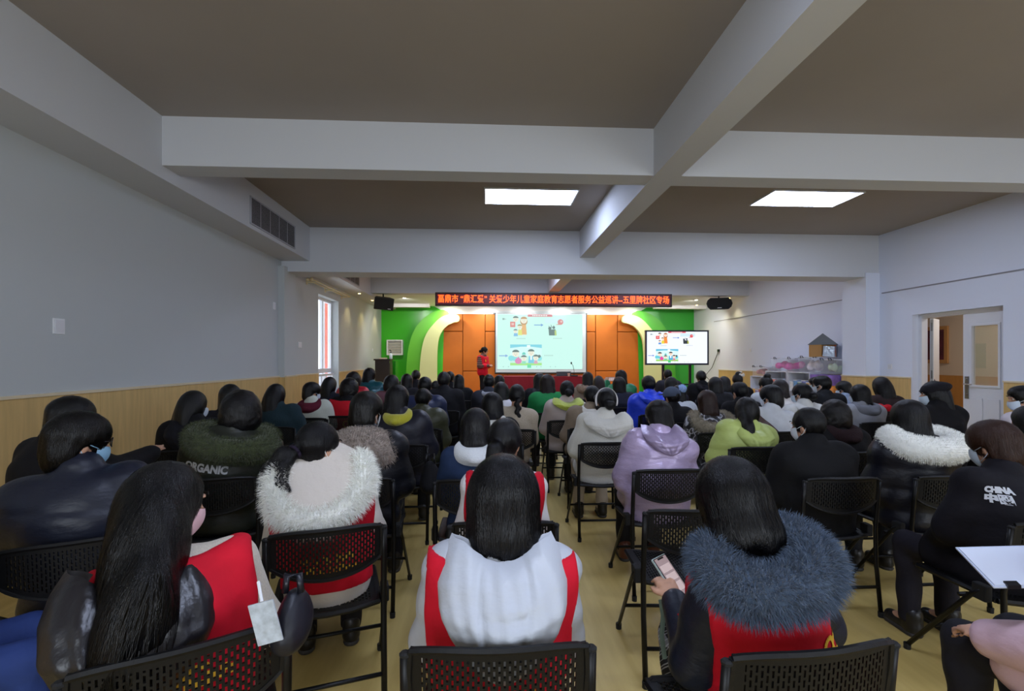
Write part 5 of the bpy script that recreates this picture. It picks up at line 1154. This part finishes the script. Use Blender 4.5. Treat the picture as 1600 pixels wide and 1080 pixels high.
# ---- second row from the back
person('person in navy puffer with glasses and blue mask', 138, 648, 1.95, 'mop', '#1d1614', ('#171b2a', 'nylon'), .05, 3, cb=(112, 1.74), yaw=60, pitch=8, near=2, bands=(.15, .012), wide=1.08, face=-25, pants='#7d7a76', eyes=True, ex=[('mask', '#9cc8e4'), ('glasses',)])
person('person with white fur hood over red vest', 505, 661, 2.08, 'loopedtail', '#131019', ('#d9d2c8', 'nylon'), .03, 4, cb=(515, 1.87), yaw=54, pitch=6, near=2, face=-17, collar='none', wide=1.05, pants='#1c1b20', eyes=True, bands=(.16, .006),
    ex=[('vest', RED, .535, (.69, .645)), ('fur', '#fffff4', .19, .2, 45, .044, 18000, .042, -.03, (-205, 25)), ('lining', '#d4cbc0', .20, .215, 45, -.045), ('mask', '#eef0f2'), ('tie', '#20182a')])
person('person with low ponytail and red vest behind the white hood', 790, 656, 2.2, 'ponytail', '#131018', ('#e4e2e4', 'nylon'), .015, 4, cb=(786, 1.95), yaw=22, near=1, wide=.92, pants='#1c1b20', ex=[('vest', RED, .5)])
chair(tuple(onY(1058, 700, 2.32).xy) + (0,), R_(-4), 'empty black folding chair beside the lavender puffer jacket')
person('person with brown hair and CHINA print jacket', 1552, 662, 2.1, 'mop', '#86523a', ('#100e15', 'fabric'), .03, 8, cb=(1570, 1.93), yaw=-14, pitch=12, near=2, wide=1.08, face=0, pants='#211f28', eyes=True,
    ex=[('mask', '#cbd8e6'), ('text', 'CHINA', .036, -.085, .957, .11, -3), ('text', '中國', .042, -.095, .915, .09, -3)])
# ---- third row from the back
person('person in black with one arm raised by the wood panelling', 112, 624, 2.75, 'mop', '#100e12', (BLK, 'fabric'), .045, 10, near=1, pose='raiseR', yaw=30, face=20)
person('person with olive fur collar and ORGANIC print', 380, 613, 3.0, 'curly', '#17121a', ('#23261f', 'nylon'), .05, 4, cb=(330, 2.66), face=-16, near=1, wide=1.1, bands=(.14, .012), ex=[('fur', '#454c33', .19, .145, 18, .065, 9000, .03, .0, (-220, 40)), ('text', 'ORGANIC', .06, -.06, .84, .24, -8)])
person('person with grey beige fur hood and black parka', 573, 616, 3.0, 'mop', '#17110f', ('#101118', 'nylon'), .05, 4, yaw=22, near=1, wide=1.08, bands=(.15, .01), pants='#15151a', ex=[('furbag', '#a99c92', .215, .13, .15, 14000, .026), ('mask', '#e8ecf0')], eyes=True)
person('person with white fleece collar and blue jacket', 743, 640, 2.95, 'medium', '#17131b', ('#20304e', 'fabric'), .03, 3, near=1, ex=[('collar', '#dfe3e6', 'fleece', .10, .045, .0)])
p_lav = person('person in shiny lavender puffer leaning forward', 1030, 629, 3.2, 'mop', '#171013', ('#b9a6c8', 'shiny'), .055, 14, cb=(1001, 2.88), pitch=22, near=1, wide=1.06, bands=(.17, .014), pants='#17161b', hem=.44, shoes='#5b3020', ex=[('hood', '#ab9abc', 'shiny', .16, .08, .05, -.05)])
person('person with cropped hair and black coat, pale mask', 1262, 639, 3.0, 'thin', '#1b191d', ('#0b0b0e', 'fabric'), .06, 4, yaw=-32, near=1, wide=1.15, ex=[('mask', '#dfe6ea')], eyes=True)
person('person with thick white fur collar, navy coat', 1418, 627, 3.05, 'bob', '#131017', ('#12121c', 'nylon'), .06, 4, yaw=-8, near=1, wide=1.12, collar='none', bands=(.14, .012), ex=[('fur', '#f6f6f0', .185, .14, 14, .075, 15000, .018, -.025, (-225, 45))])
# ---- fourth row from the back
person('person in black hooded coat with long hair by the panelling', 308, 612, 3.75, 'long', '#131013', ('#0d0c10', 'fabric'), .05, 4, cb=(289, 3.5), face=-16, yaw=46, ex=[('mask', '#cfd8e2'), ('hood', '#15141a', 'fabric', .17, .12, .06, .0)])
person('person with dark hair nearest the wall behind olive fur', 360, 602, 4.45, 'bob', '#141117', ('#1a1a24', 'fabric'), .03, 4, yaw=-20, ex=[('mask', '#c8d4e4')])
person('person with yellow hood under navy jacket', 622, 603, 4.0, 'medium', '#191417', ('#1a1b28', 'nylon'), .05, 4, cb=(622, 3.75), yaw=26, near=1, wide=1.08, ex=[('collar', '#c3bd3a', 'fleece', .09, .04, -.005)])
person('person in olive green jacket with short hair', 661, 608, 4.6, 'short', '#151216', ('#3d3f2c', 'nylon'), .06, 6, cb=(655, 4.62), near=1, wide=1.12, yaw=10, bands=(.2, .006))
person('person with white headband and cream coat', 948, 608, 4.1, 'lowbun', '#131017', ('#d9d6cc', 'fleece'), .045, 6, cb=(942, 3.83), near=1, wide=1.08, pants='#b8ab9c', ex=[('headband', '#e0dcd8'), ('hood', '#dcd9cf', 'fleece', .22, .09, .05, -.01)])
person('person in pale green puffer with hair over one shoulder', 1166, 622, 3.85, 'sidelong', '#171317', ('#bccb74', 'nylon'), .06, 5, cb=(1177, 3.63), yaw=-10, near=1, wide=1.08, bands=(.16, .012), ex=[('hood', '#bfce78', 'nylon', .16, .11, .06, .0)])
person('person with camouflage hood trimmed in raccoon fur', 1104, 611, 4.65, 'medium', '#64392a', ('camo', 'fabric'), .05, 3, near=1, ex=[('fur', '#a49a88', .175, .15, 30, .05, 8000, .035, .01, (-210, 30)), ('lining', M_camo, .165, .14, 30, .03)])
person('person in tan coat with white collar and ponytail', 925, 604, 4.75, 'ponytail', '#15121a', ('#8a7a69', 'fabric'), .04, 6, cb=(911, 4.66), yaw=-14, near=1, wide=1.08, ex=[('collar', '#d8d4cc', 'fabric', .09, .035, .0), ('tie', '#8a8690')])
person('person in grey white coat with brown shoulder strap', 1205, 604, 4.5, 'mop', '#131017', ('#c9ccd2', 'fabric'), .045, 4, cb=(1204, 4.4), yaw=-30, near=1, wide=1.08, ex=[('mask', '#dfe4ec'), ('strap', '#4a2e28')])
person('person in dark teal jumper with long wavy hair', 432, 601, 4.85, 'long', '#171319', ('#22343c', 'knit'), .04, 4, cb=(428, 4.72), yaw=20, near=1, wide=1.08, pants='#26303f')
person('person with brown hair scarf and black coat', 1303, 627, 3.75, 'curly', '#1f1517', ('#0c0b0e', 'fabric'), .05, 4, near=1, ex=[('collar', '#2a1c1e', 'knit', .095, .05, 0)])
person('person in black beret with long hair by the doorway', 1458, 597, 4.6, 'long', '#151218', ('#0e0d11', 'fabric'), .05, 4, yaw=-58, near=1, eyes=True, ex=[('beret', '#141219'), ('mask', '#cddbe9')])
person('person with pale mask and whitish coat beyond the door', 1598, 604, 4.3, 'short', '#171317', ('#d8cfd6', 'fabric'), .04, 4, yaw=-62, near=1, eyes=True, ex=[('mask', '#d2dfec')])
person('person in brown coat seated next to the CHINA jacket', 1606, 636, 3.3, 'bob', '#141117', ('#4a3a32', 'fabric'), .045, 4, yaw=-20)
# ---- middle rows, window side
person('person with maroon hood on a white jacket', 487, 599, 5.8, 'mop', '#15121a', ('#c2c6ba', 'fleece'), .05, 4, cb=(480, 5.45), yaw=48, near=1, pants='#c8bfa8', ex=[('collar', '#5e1f30', 'knit', .11, .055, .02), ('mask', '#c9d4e0')])
person('person with long black hair by the tall window', 516, 590, 6.65, 'long', '#121016', ('#1c1e2a', 'fabric'), .04, 4, yaw=30, ex=[('mask', '#d8dee6')])
person('person in red vest with dark curls near the window', 547, 592, 6.0, 'curly', '#170f14', ('#111014', 'fabric'), .04, 6, yaw=20, near=1, ex=[('vest', '#c01424', .5, (), (.03, .72, .05))])
person('person in glossy red jacket beyond the red vest', 553, 582, 7.45, 'curly', '#1a1114', ('#c01830', 'shiny'), .05, 4, yaw=15, bands=(.16, .012))
person('person in glossy teal puffer near the lectern', 578, 576, 8.15, 'medium', '#17141b', ('#145560', 'shiny'), .06, 4, yaw=30, near=1, wide=1.1, bands=(.16, .012))
person('person with dark hair and dusty pink coat', 612, 587, 7.0, 'curly', '#140f13', ('#6e4a52', 'fabric'), .045, 4)
person('person with black hair in dark coat behind the pink coat', 636, 585, 7.9, 'bob', '#131117', ('#1c1a20', 'fabric'), .045, 4)
person('person with brown cropped hair at the green leaf panel', 650, 579, 9.2, 'thin', '#2a1c1e', ('#1b191e', 'fabric'), .04, 4)
person('person in navy jacket with white side stripe', 664, 590, 5.9, 'short', '#131117', ('#1e2747', 'nylon'), .055, 6, near=1, wide=1.08, ex=[('collar', '#17171d', 'fabric', .085, .035, .0)])
person('person with white coat and pink neck scarf', 682, 596, 7.35, 'short', '#141116', ('#d9d6da', 'fabric'), .04, 4, yaw=40, ex=[('mask', '#e6d5d8'), ('collar', '#d9b4b4', 'fabric', .085, .035, .0)])
person('person with greying hair in a black coat', 694, 582, 6.6, 'thin', '#4a4346', ('#0c0b10', 'fabric'), .055, 5, yaw=14, near=1, wide=1.1)
person('person with dark hair hidden beyond the greying hair', 703, 581, 8.6, 'short', '#17141a', ('#0d0c10', 'fabric'), .04, 4)
person('person in black coat with bobbed hair before the speaker', 717, 586, 8.15, 'medium', '#121016', ('#0b0b0f', 'fabric'), .05, 4)
# ---- middle rows, centre
person('person with short black hair and grey collar', 764, 586, 6.9, 'short', '#141117', ('#2a2b34', 'fabric'), .05, 4, ex=[('collar', '#9a9ca4', 'fabric', .09, .035, .0)])
person('person with black hair beyond the grey collar', 780, 587, 8.1, 'bob', '#17141a', ('#1e1d24', 'fabric'), .04, 4)
person('person with rounded dark bob and white coat', 783, 598, 5.9, 'bob', '#17141b', ('#d0cfd4', 'fabric'), .045, 4)
person('person with white fleece collar and black jacket', 768, 615, 4.2, 'bob', '#121018', ('#131217', 'fabric'), .04, 8, yaw=-30, near=1, tilt=-3, ex=[('collar', '#dcdcd8', 'fleece', .10, .04, .0)])
person('person with a long braid over a cream sweater', 808, 602, 4.9, 'braid', '#131018', ('#b7aa97', 'knit'), .04, 3, cb=(800, 4.55), near=1, collar='crew', pants='#a79c8e')
person('person in black hooded coat before the red cloth', 843, 584, 7.3, 'medium', '#1a1618', ('#131217', 'fabric'), .05, 4, ex=[('hood', '#1c1b22', 'fabric', .15, .10, .06, .0)])
person('person with brown hair in a green coat', 855, 586, 6.3, 'medium', '#4a3530', ('#1b7a40', 'fabric'), .05, 4, near=1)
person('person with lime green hood and pale quilted coat', 886, 596, 5.5, 'lowbun', '#17151b', ('#b8aaa4', 'nylon'), .05, 4, cb=(889, 5.25), near=1, wide=1.1, bands=(.18, .008), ex=[('hood', '#b4bf4e', 'fleece', .19, .06, .05, -.02)])
person('person with brown fur collar near the stage table', 918, 582, 8.4, 'bob', '#1c161a', ('#9a8878', 'fabric'), .045, 4, ex=[('fur', '#8d7560', .17, .13, 14, .06, 1200, .02, .0, (-220, 40))])
person('person with long brown hair beside the brown fur collar', 935, 588, 7.75, 'long', '#4a2c26', ('#2b2530', 'fabric'), .04, 4)
person('person in dark navy jacket before the green jacket', 967, 590, 6.95, 'bob', '#1d1417', ('#1d1f2e', 'fabric'), .05, 4, near=1)
p_ph = person('person in green jacket taking a picture with a phone', 970, 579, 8.3, 'bob', '#121015', ('#17774a', 'nylon'), .05, 3, near=1, pose='photo')
person('person in bright blue hooded jacket', 1013, 588, 6.15, 'short', '#141118', ('#1f3fd0', 'nylon'), .06, 5, near=1, wide=1.1, ex=[('hood', '#2244d8', 'nylon', .17, .08, .05, -.02)])
person('person in blue grey cap and black shirt', 1049, 606, 5.35, 'short', '#2a2024', ('#0e0d11', 'fabric'), .045, 4, yaw=-22, near=1, ex=[('cap', '#4a5468')])
person('person with pale blue pompom hat and white jacket', 1060, 603, 6.3, 'bob', '#141117', ('#d2d6dc', 'fleece'), .045, 4, ex=[('pompom', '#b4cdf0', (.02, -.10, .07))])
# ---- front rows below the television
person('person with cropped hair directly below the television', 1043, 578, 10.0, 'thin', '#1b181f', ('#23222c', 'fabric'), .06, 4, wide=1.1)
person('person with dark bob beside the blue jacket', 1048, 590, 7.1, 'bob', '#141117', ('#201e28', 'fabric'), .045, 4)
person('person with hooded black coat beside the television stand', 1095, 580, 8.6, 'thin', '#17151b', ('#0f0e13', 'fabric'), .06, 4, wide=1.12, ex=[('hood', '#17161d', 'fabric', .15, .10, .07, -.02)])
person('person with thick black bob behind the black hood', 1117, 590, 6.7, 'bob', '#141118', ('#0f0e12', 'fabric'), .05, 4)
person('person in dark floral jacket with shoulder length hair', 1131, 589, 7.6, 'medium', '#17141b', ('#2c3440', 'fabric'), .045, 4)
person('person with white flower hair knot', 1152, 585, 8.3, 'topknot', '#141117', ('#111014', 'fabric'), .045, 4, ex=[('flower', '#cfc8c0', (.04, -.05, .10))])
person('person with short black hair behind the pale green puffer', 1155, 598, 5.55, 'short', '#121016', ('#0f0e12', 'fabric'), .05, 4, yaw=-14, near=1)
# ---- toy shelf side
person('person with black bun in white and black coat', 1196, 589, 6.8, 'topknot', '#141117', ('#b9bcc0', 'fabric'), .045, 4, yaw=-18)
person('person with brown hair and cream quilted coat', 1218, 594, 6.0, 'bob', '#443434', ('#cfcac4', 'nylon'), .05, 4, bands=(.14, .01))
person('person with dark bun and hooded white jacket', 1252, 600, 5.2, 'lowbun', '#151219', ('#d2d2d0', 'fabric'), .045, 4, yaw=-34, near=1, ex=[('mask', '#cfdde8'), ('hood', '#d6d6d4', 'fabric', .15, .09, .06, -.01)])
person('person with glasses and black jacket by the toy boxes', 1284, 588, 6.2, 'short', '#141117', ('#0f1014', 'fabric'), .055, 4, yaw=-40, near=1, wide=1.08, eyes=True, ex=[('glasses',), ('mask', '#dfe3e8')])
person('person with pale mask beyond the black jacket and glasses', 1274, 590, 7.8, 'short', '#17141a', ('#2a2a30', 'fabric'), .045, 4, yaw=-55, ex=[('mask', '#dfe6ee')])
person('person in blue white checked coat', 1318, 597, 6.9, 'mop', '#17131a', ('#8f9db4', 'knit'), .045, 4, yaw=-40, ex=[('mask', '#d4e0ee')])
person('person with grey hooded coat and black hair', 1342, 602, 5.4, 'bob', '#131018', ('#8e9098', 'fabric'), .05, 4, yaw=-28, near=1, wide=1.08, ex=[('collar', '#6e7078', 'fabric', .11, .05, .01), ('mask', '#d8e0ea')])
person('person with red bow scarf and long dark hair', 1376, 590, 6.0, 'long', '#191317', ('#2a1c1c', 'fabric'), .045, 4, yaw=-10, near=1, ex=[('bow', '#c01626', (-.13, -.14, .90))])

# ---- presenter on the stage
p_sp = person('person standing on the stage in red vest and striped sleeves', 757, 542.5, 13.2, 'lowbun', '#1c1517', ('stripe', 'fabric'), .03, 2, yaw=-12, pitch=10, near=2, pants='#141217', pose='clasp', face=118, seat=False, stand=True, eyes=True, hem=.42,
    ex=[('vest', '#d0142c', .40), ('glasses',)])
r, J, JF = p_sp; V, F = None, vest_mesh('clasp', 2, 0, .03, 1.0, .0125, True, .40, .012)[1]
# small yellow star badge on the front of the vest
ix = int((.07 - F.lo[0]) / F.h); iz = int((1.24 - F.lo[2]) / F.h); col = F.D[ix, :, iz]; k = len(col) - 1 - np.argmax(col[::-1] < 0); yf = F.ax[1][k] + .006
build('badge', MB().prism([((.045 if i % 2 == 0 else .018) * math.sin(math.pi * i / 5), (.045 if i % 2 == 0 else .018) * math.cos(math.pi * i / 5)) for i in range(10)], lambda a, b: (.07 + a, yf, 1.24 + b), lambda a, b: (.07 + a, yf + .006, 1.24 + b)), M_yel, r)

# ------------------------------------------------------------------ things held or carried, paper, bags
def phone(root, J, wr, label, size=(.075, .155), rot=(0, 0, 0), off=(0, 0, 0), on=True):
    M = root.matrix_world.copy(); Mw = Matrix.LocRotScale(root.location, root.rotation_euler, root.scale); w = Mw @ (Vector(J[wr]) + Vector(off))
    t = thing('phone', label, 'phone', w); t.rotation_euler = rot; a, b = size
    build('case', MB().box(-a / 2, a / 2, -b / 2, b / 2, -.009, 0), mat('phone_case', '#a9b8b4', .35), t, bevel=.004)
    build('glass', MB().box(-a / 2 + .003, a / 2 - .003, -b / 2 + .003, b / 2 - .003, -.001, .001), mat('phone_glass', '#15161a', .1), t)
    mb = MB().box(-a / 2 + .006, a / 2 - .006, -b / 2 + .006, b / 2 - .006, .0012, .0018); build('display', mb, mat('phone_display', '#202022', .2, emit='#a68f92', es=.42), t)
    mb = MB(); 
    for i, (z0, z1) in enumerate(((-.05, -.02), (-.012, .012), (.02, .045))): mb.box(-a / 2 + .01, a / 2 - .012, z0, z1, .0019, .0022)
    build('display_cards', mb, mat('phone_cards', '#202022', .3, emit='#c9b2b2', es=.45), t)
    mb = MB().box(-.016, .016, b / 2 - .013, b / 2 - .007, .0019, .0024); build('notch', mb, mat('phone_glass', '#15161a', .1), t); return t
r, J, _ = p_blue
ph = phone(r, J, 'wrL', 'phone in a pale case held by the blue fur collar person', rot=(R_(46), R_(-4), R_(34)), off=(.035, .095, .05))
r, J, _ = p_ph
phone(r, J, 'wrL', 'dark phone held up sideways by the green jacket person', (.075, .155), (R_(90), R_(90), 0), (.10, .10, .06))
# lanyard strap hanging from the phone
tp = ph.location
mbx = MB().tube([(0, -.02, 0), (.005, -.03, -.05), (.0, -.03, -.12), (.012, -.025, -.2)], .009, 6, sq=.35)
tag(build('phone_strap', mbx, cloth('#6b7a6c'), None, loc=(tp.x - .055, tp.y - .02, tp.z - .06)), 'green woven phone strap hanging before the empty folding chair', 'strap')
# white folder and pink sleeved arm at the edge of the view
q = P(1600, 935, 1.25)
pr = person('person in pale pink jacket at the edge by the folder', 1735, 700, 1.36, 'bob', '#151218', ('#d8b6c0', 'nylon'), .05, 8, near=1, face=-6, pose='side', pants='#1b1a20', wide=1.1)
fo = P(1568, 892, 1.42); t = thing('folder', 'white paper folder lying tilted before the dark CHINA jacket', 'folder', fo, R_(-14)); t.rotation_euler = (R_(14), R_(-9), R_(-22))
box('cover', -.06, .16, -.07, .12, -.006, 0, mat('folder_white', '#c9d3ea', .5), t, bevel=.002); box('sheet', -.055, .15, -.065, .11, .0005, .003, mat('sheet_white', '#dde4f2', .6), t); box('clip', -.03, .0, -.075, -.055, -.004, .008, M_bk, t)
# black bag with a printed tag on the lap of the long-haired person
q = P(458, 962, 1.24)
def bag(name, c, r, hexc, label, kind='leather'):
    F = Field((-r[0] - .08, -r[1] - .08, -r[2] - .08), (r[0] + .08, r[1] + .08, r[2] + .14), .012); F.ell((0, 0, 0), r, .03); F.ell((0, 0, -r[2] * .4), (r[0] * .95, r[1] * .95, r[2] * .6), .03); folds(F, .01, 4); V, Q = F.surf()
    t = thing(name, label, 'bag', c); link('shell', npmesh('shell', V, Q), cloth(hexc, kind), t)
    build('handle', MB().tube([(-r[0] * .5, 0, r[2] * .8), (-r[0] * .4, 0, r[2] * 1.4), (r[0] * .4, 0, r[2] * 1.4), (r[0] * .5, 0, r[2] * .8)], .009, 6), cloth(hexc, 'leather'), t, smooth=True); return t
t = bag('shoulder_bag', q, (.04, .07, .075), '#1a1b24', 'black padded bag with a printed white tag on the fleece sleeve', 'nylon')
build('tag', MB().box(-.03, .03, -.004, 0, -.05, .05, Matrix.Translation((-.03, -.085, .03)) @ Matrix.Rotation(R_(-14), 4, 'Y')), mat('tag_white', '#b9c2cc', .5, vary=.2, bscale=60), t)
build('tag_loop', MB().tube([(-.04, -.085, .08), (-.055, -.07, .12), (-.065, -.04, .10)], .004, 6), mat('loop_white', '#d9dbe0', .5), t)
t = bag('tote_bag', P(672, 745, 3.6), (.07, .1, .12), '#18181c', 'flat black tote hanging beside the yellow hood person chair', 'fabric')
# denim clad person at the edge of the view
pd = person('person in navy coat and blue jeans at the near wall', -185, 700, 1.4, 'bob', '#151218', ('#191a26', 'nylon'), .05, 6, near=1, face=50, pants='#2c3f78', shoes='#22222a')
for w in WARN: print('WARN', w)
print('PEOPLE', len(PEOPLE), 'CHAIRS', len(CHAIRS))
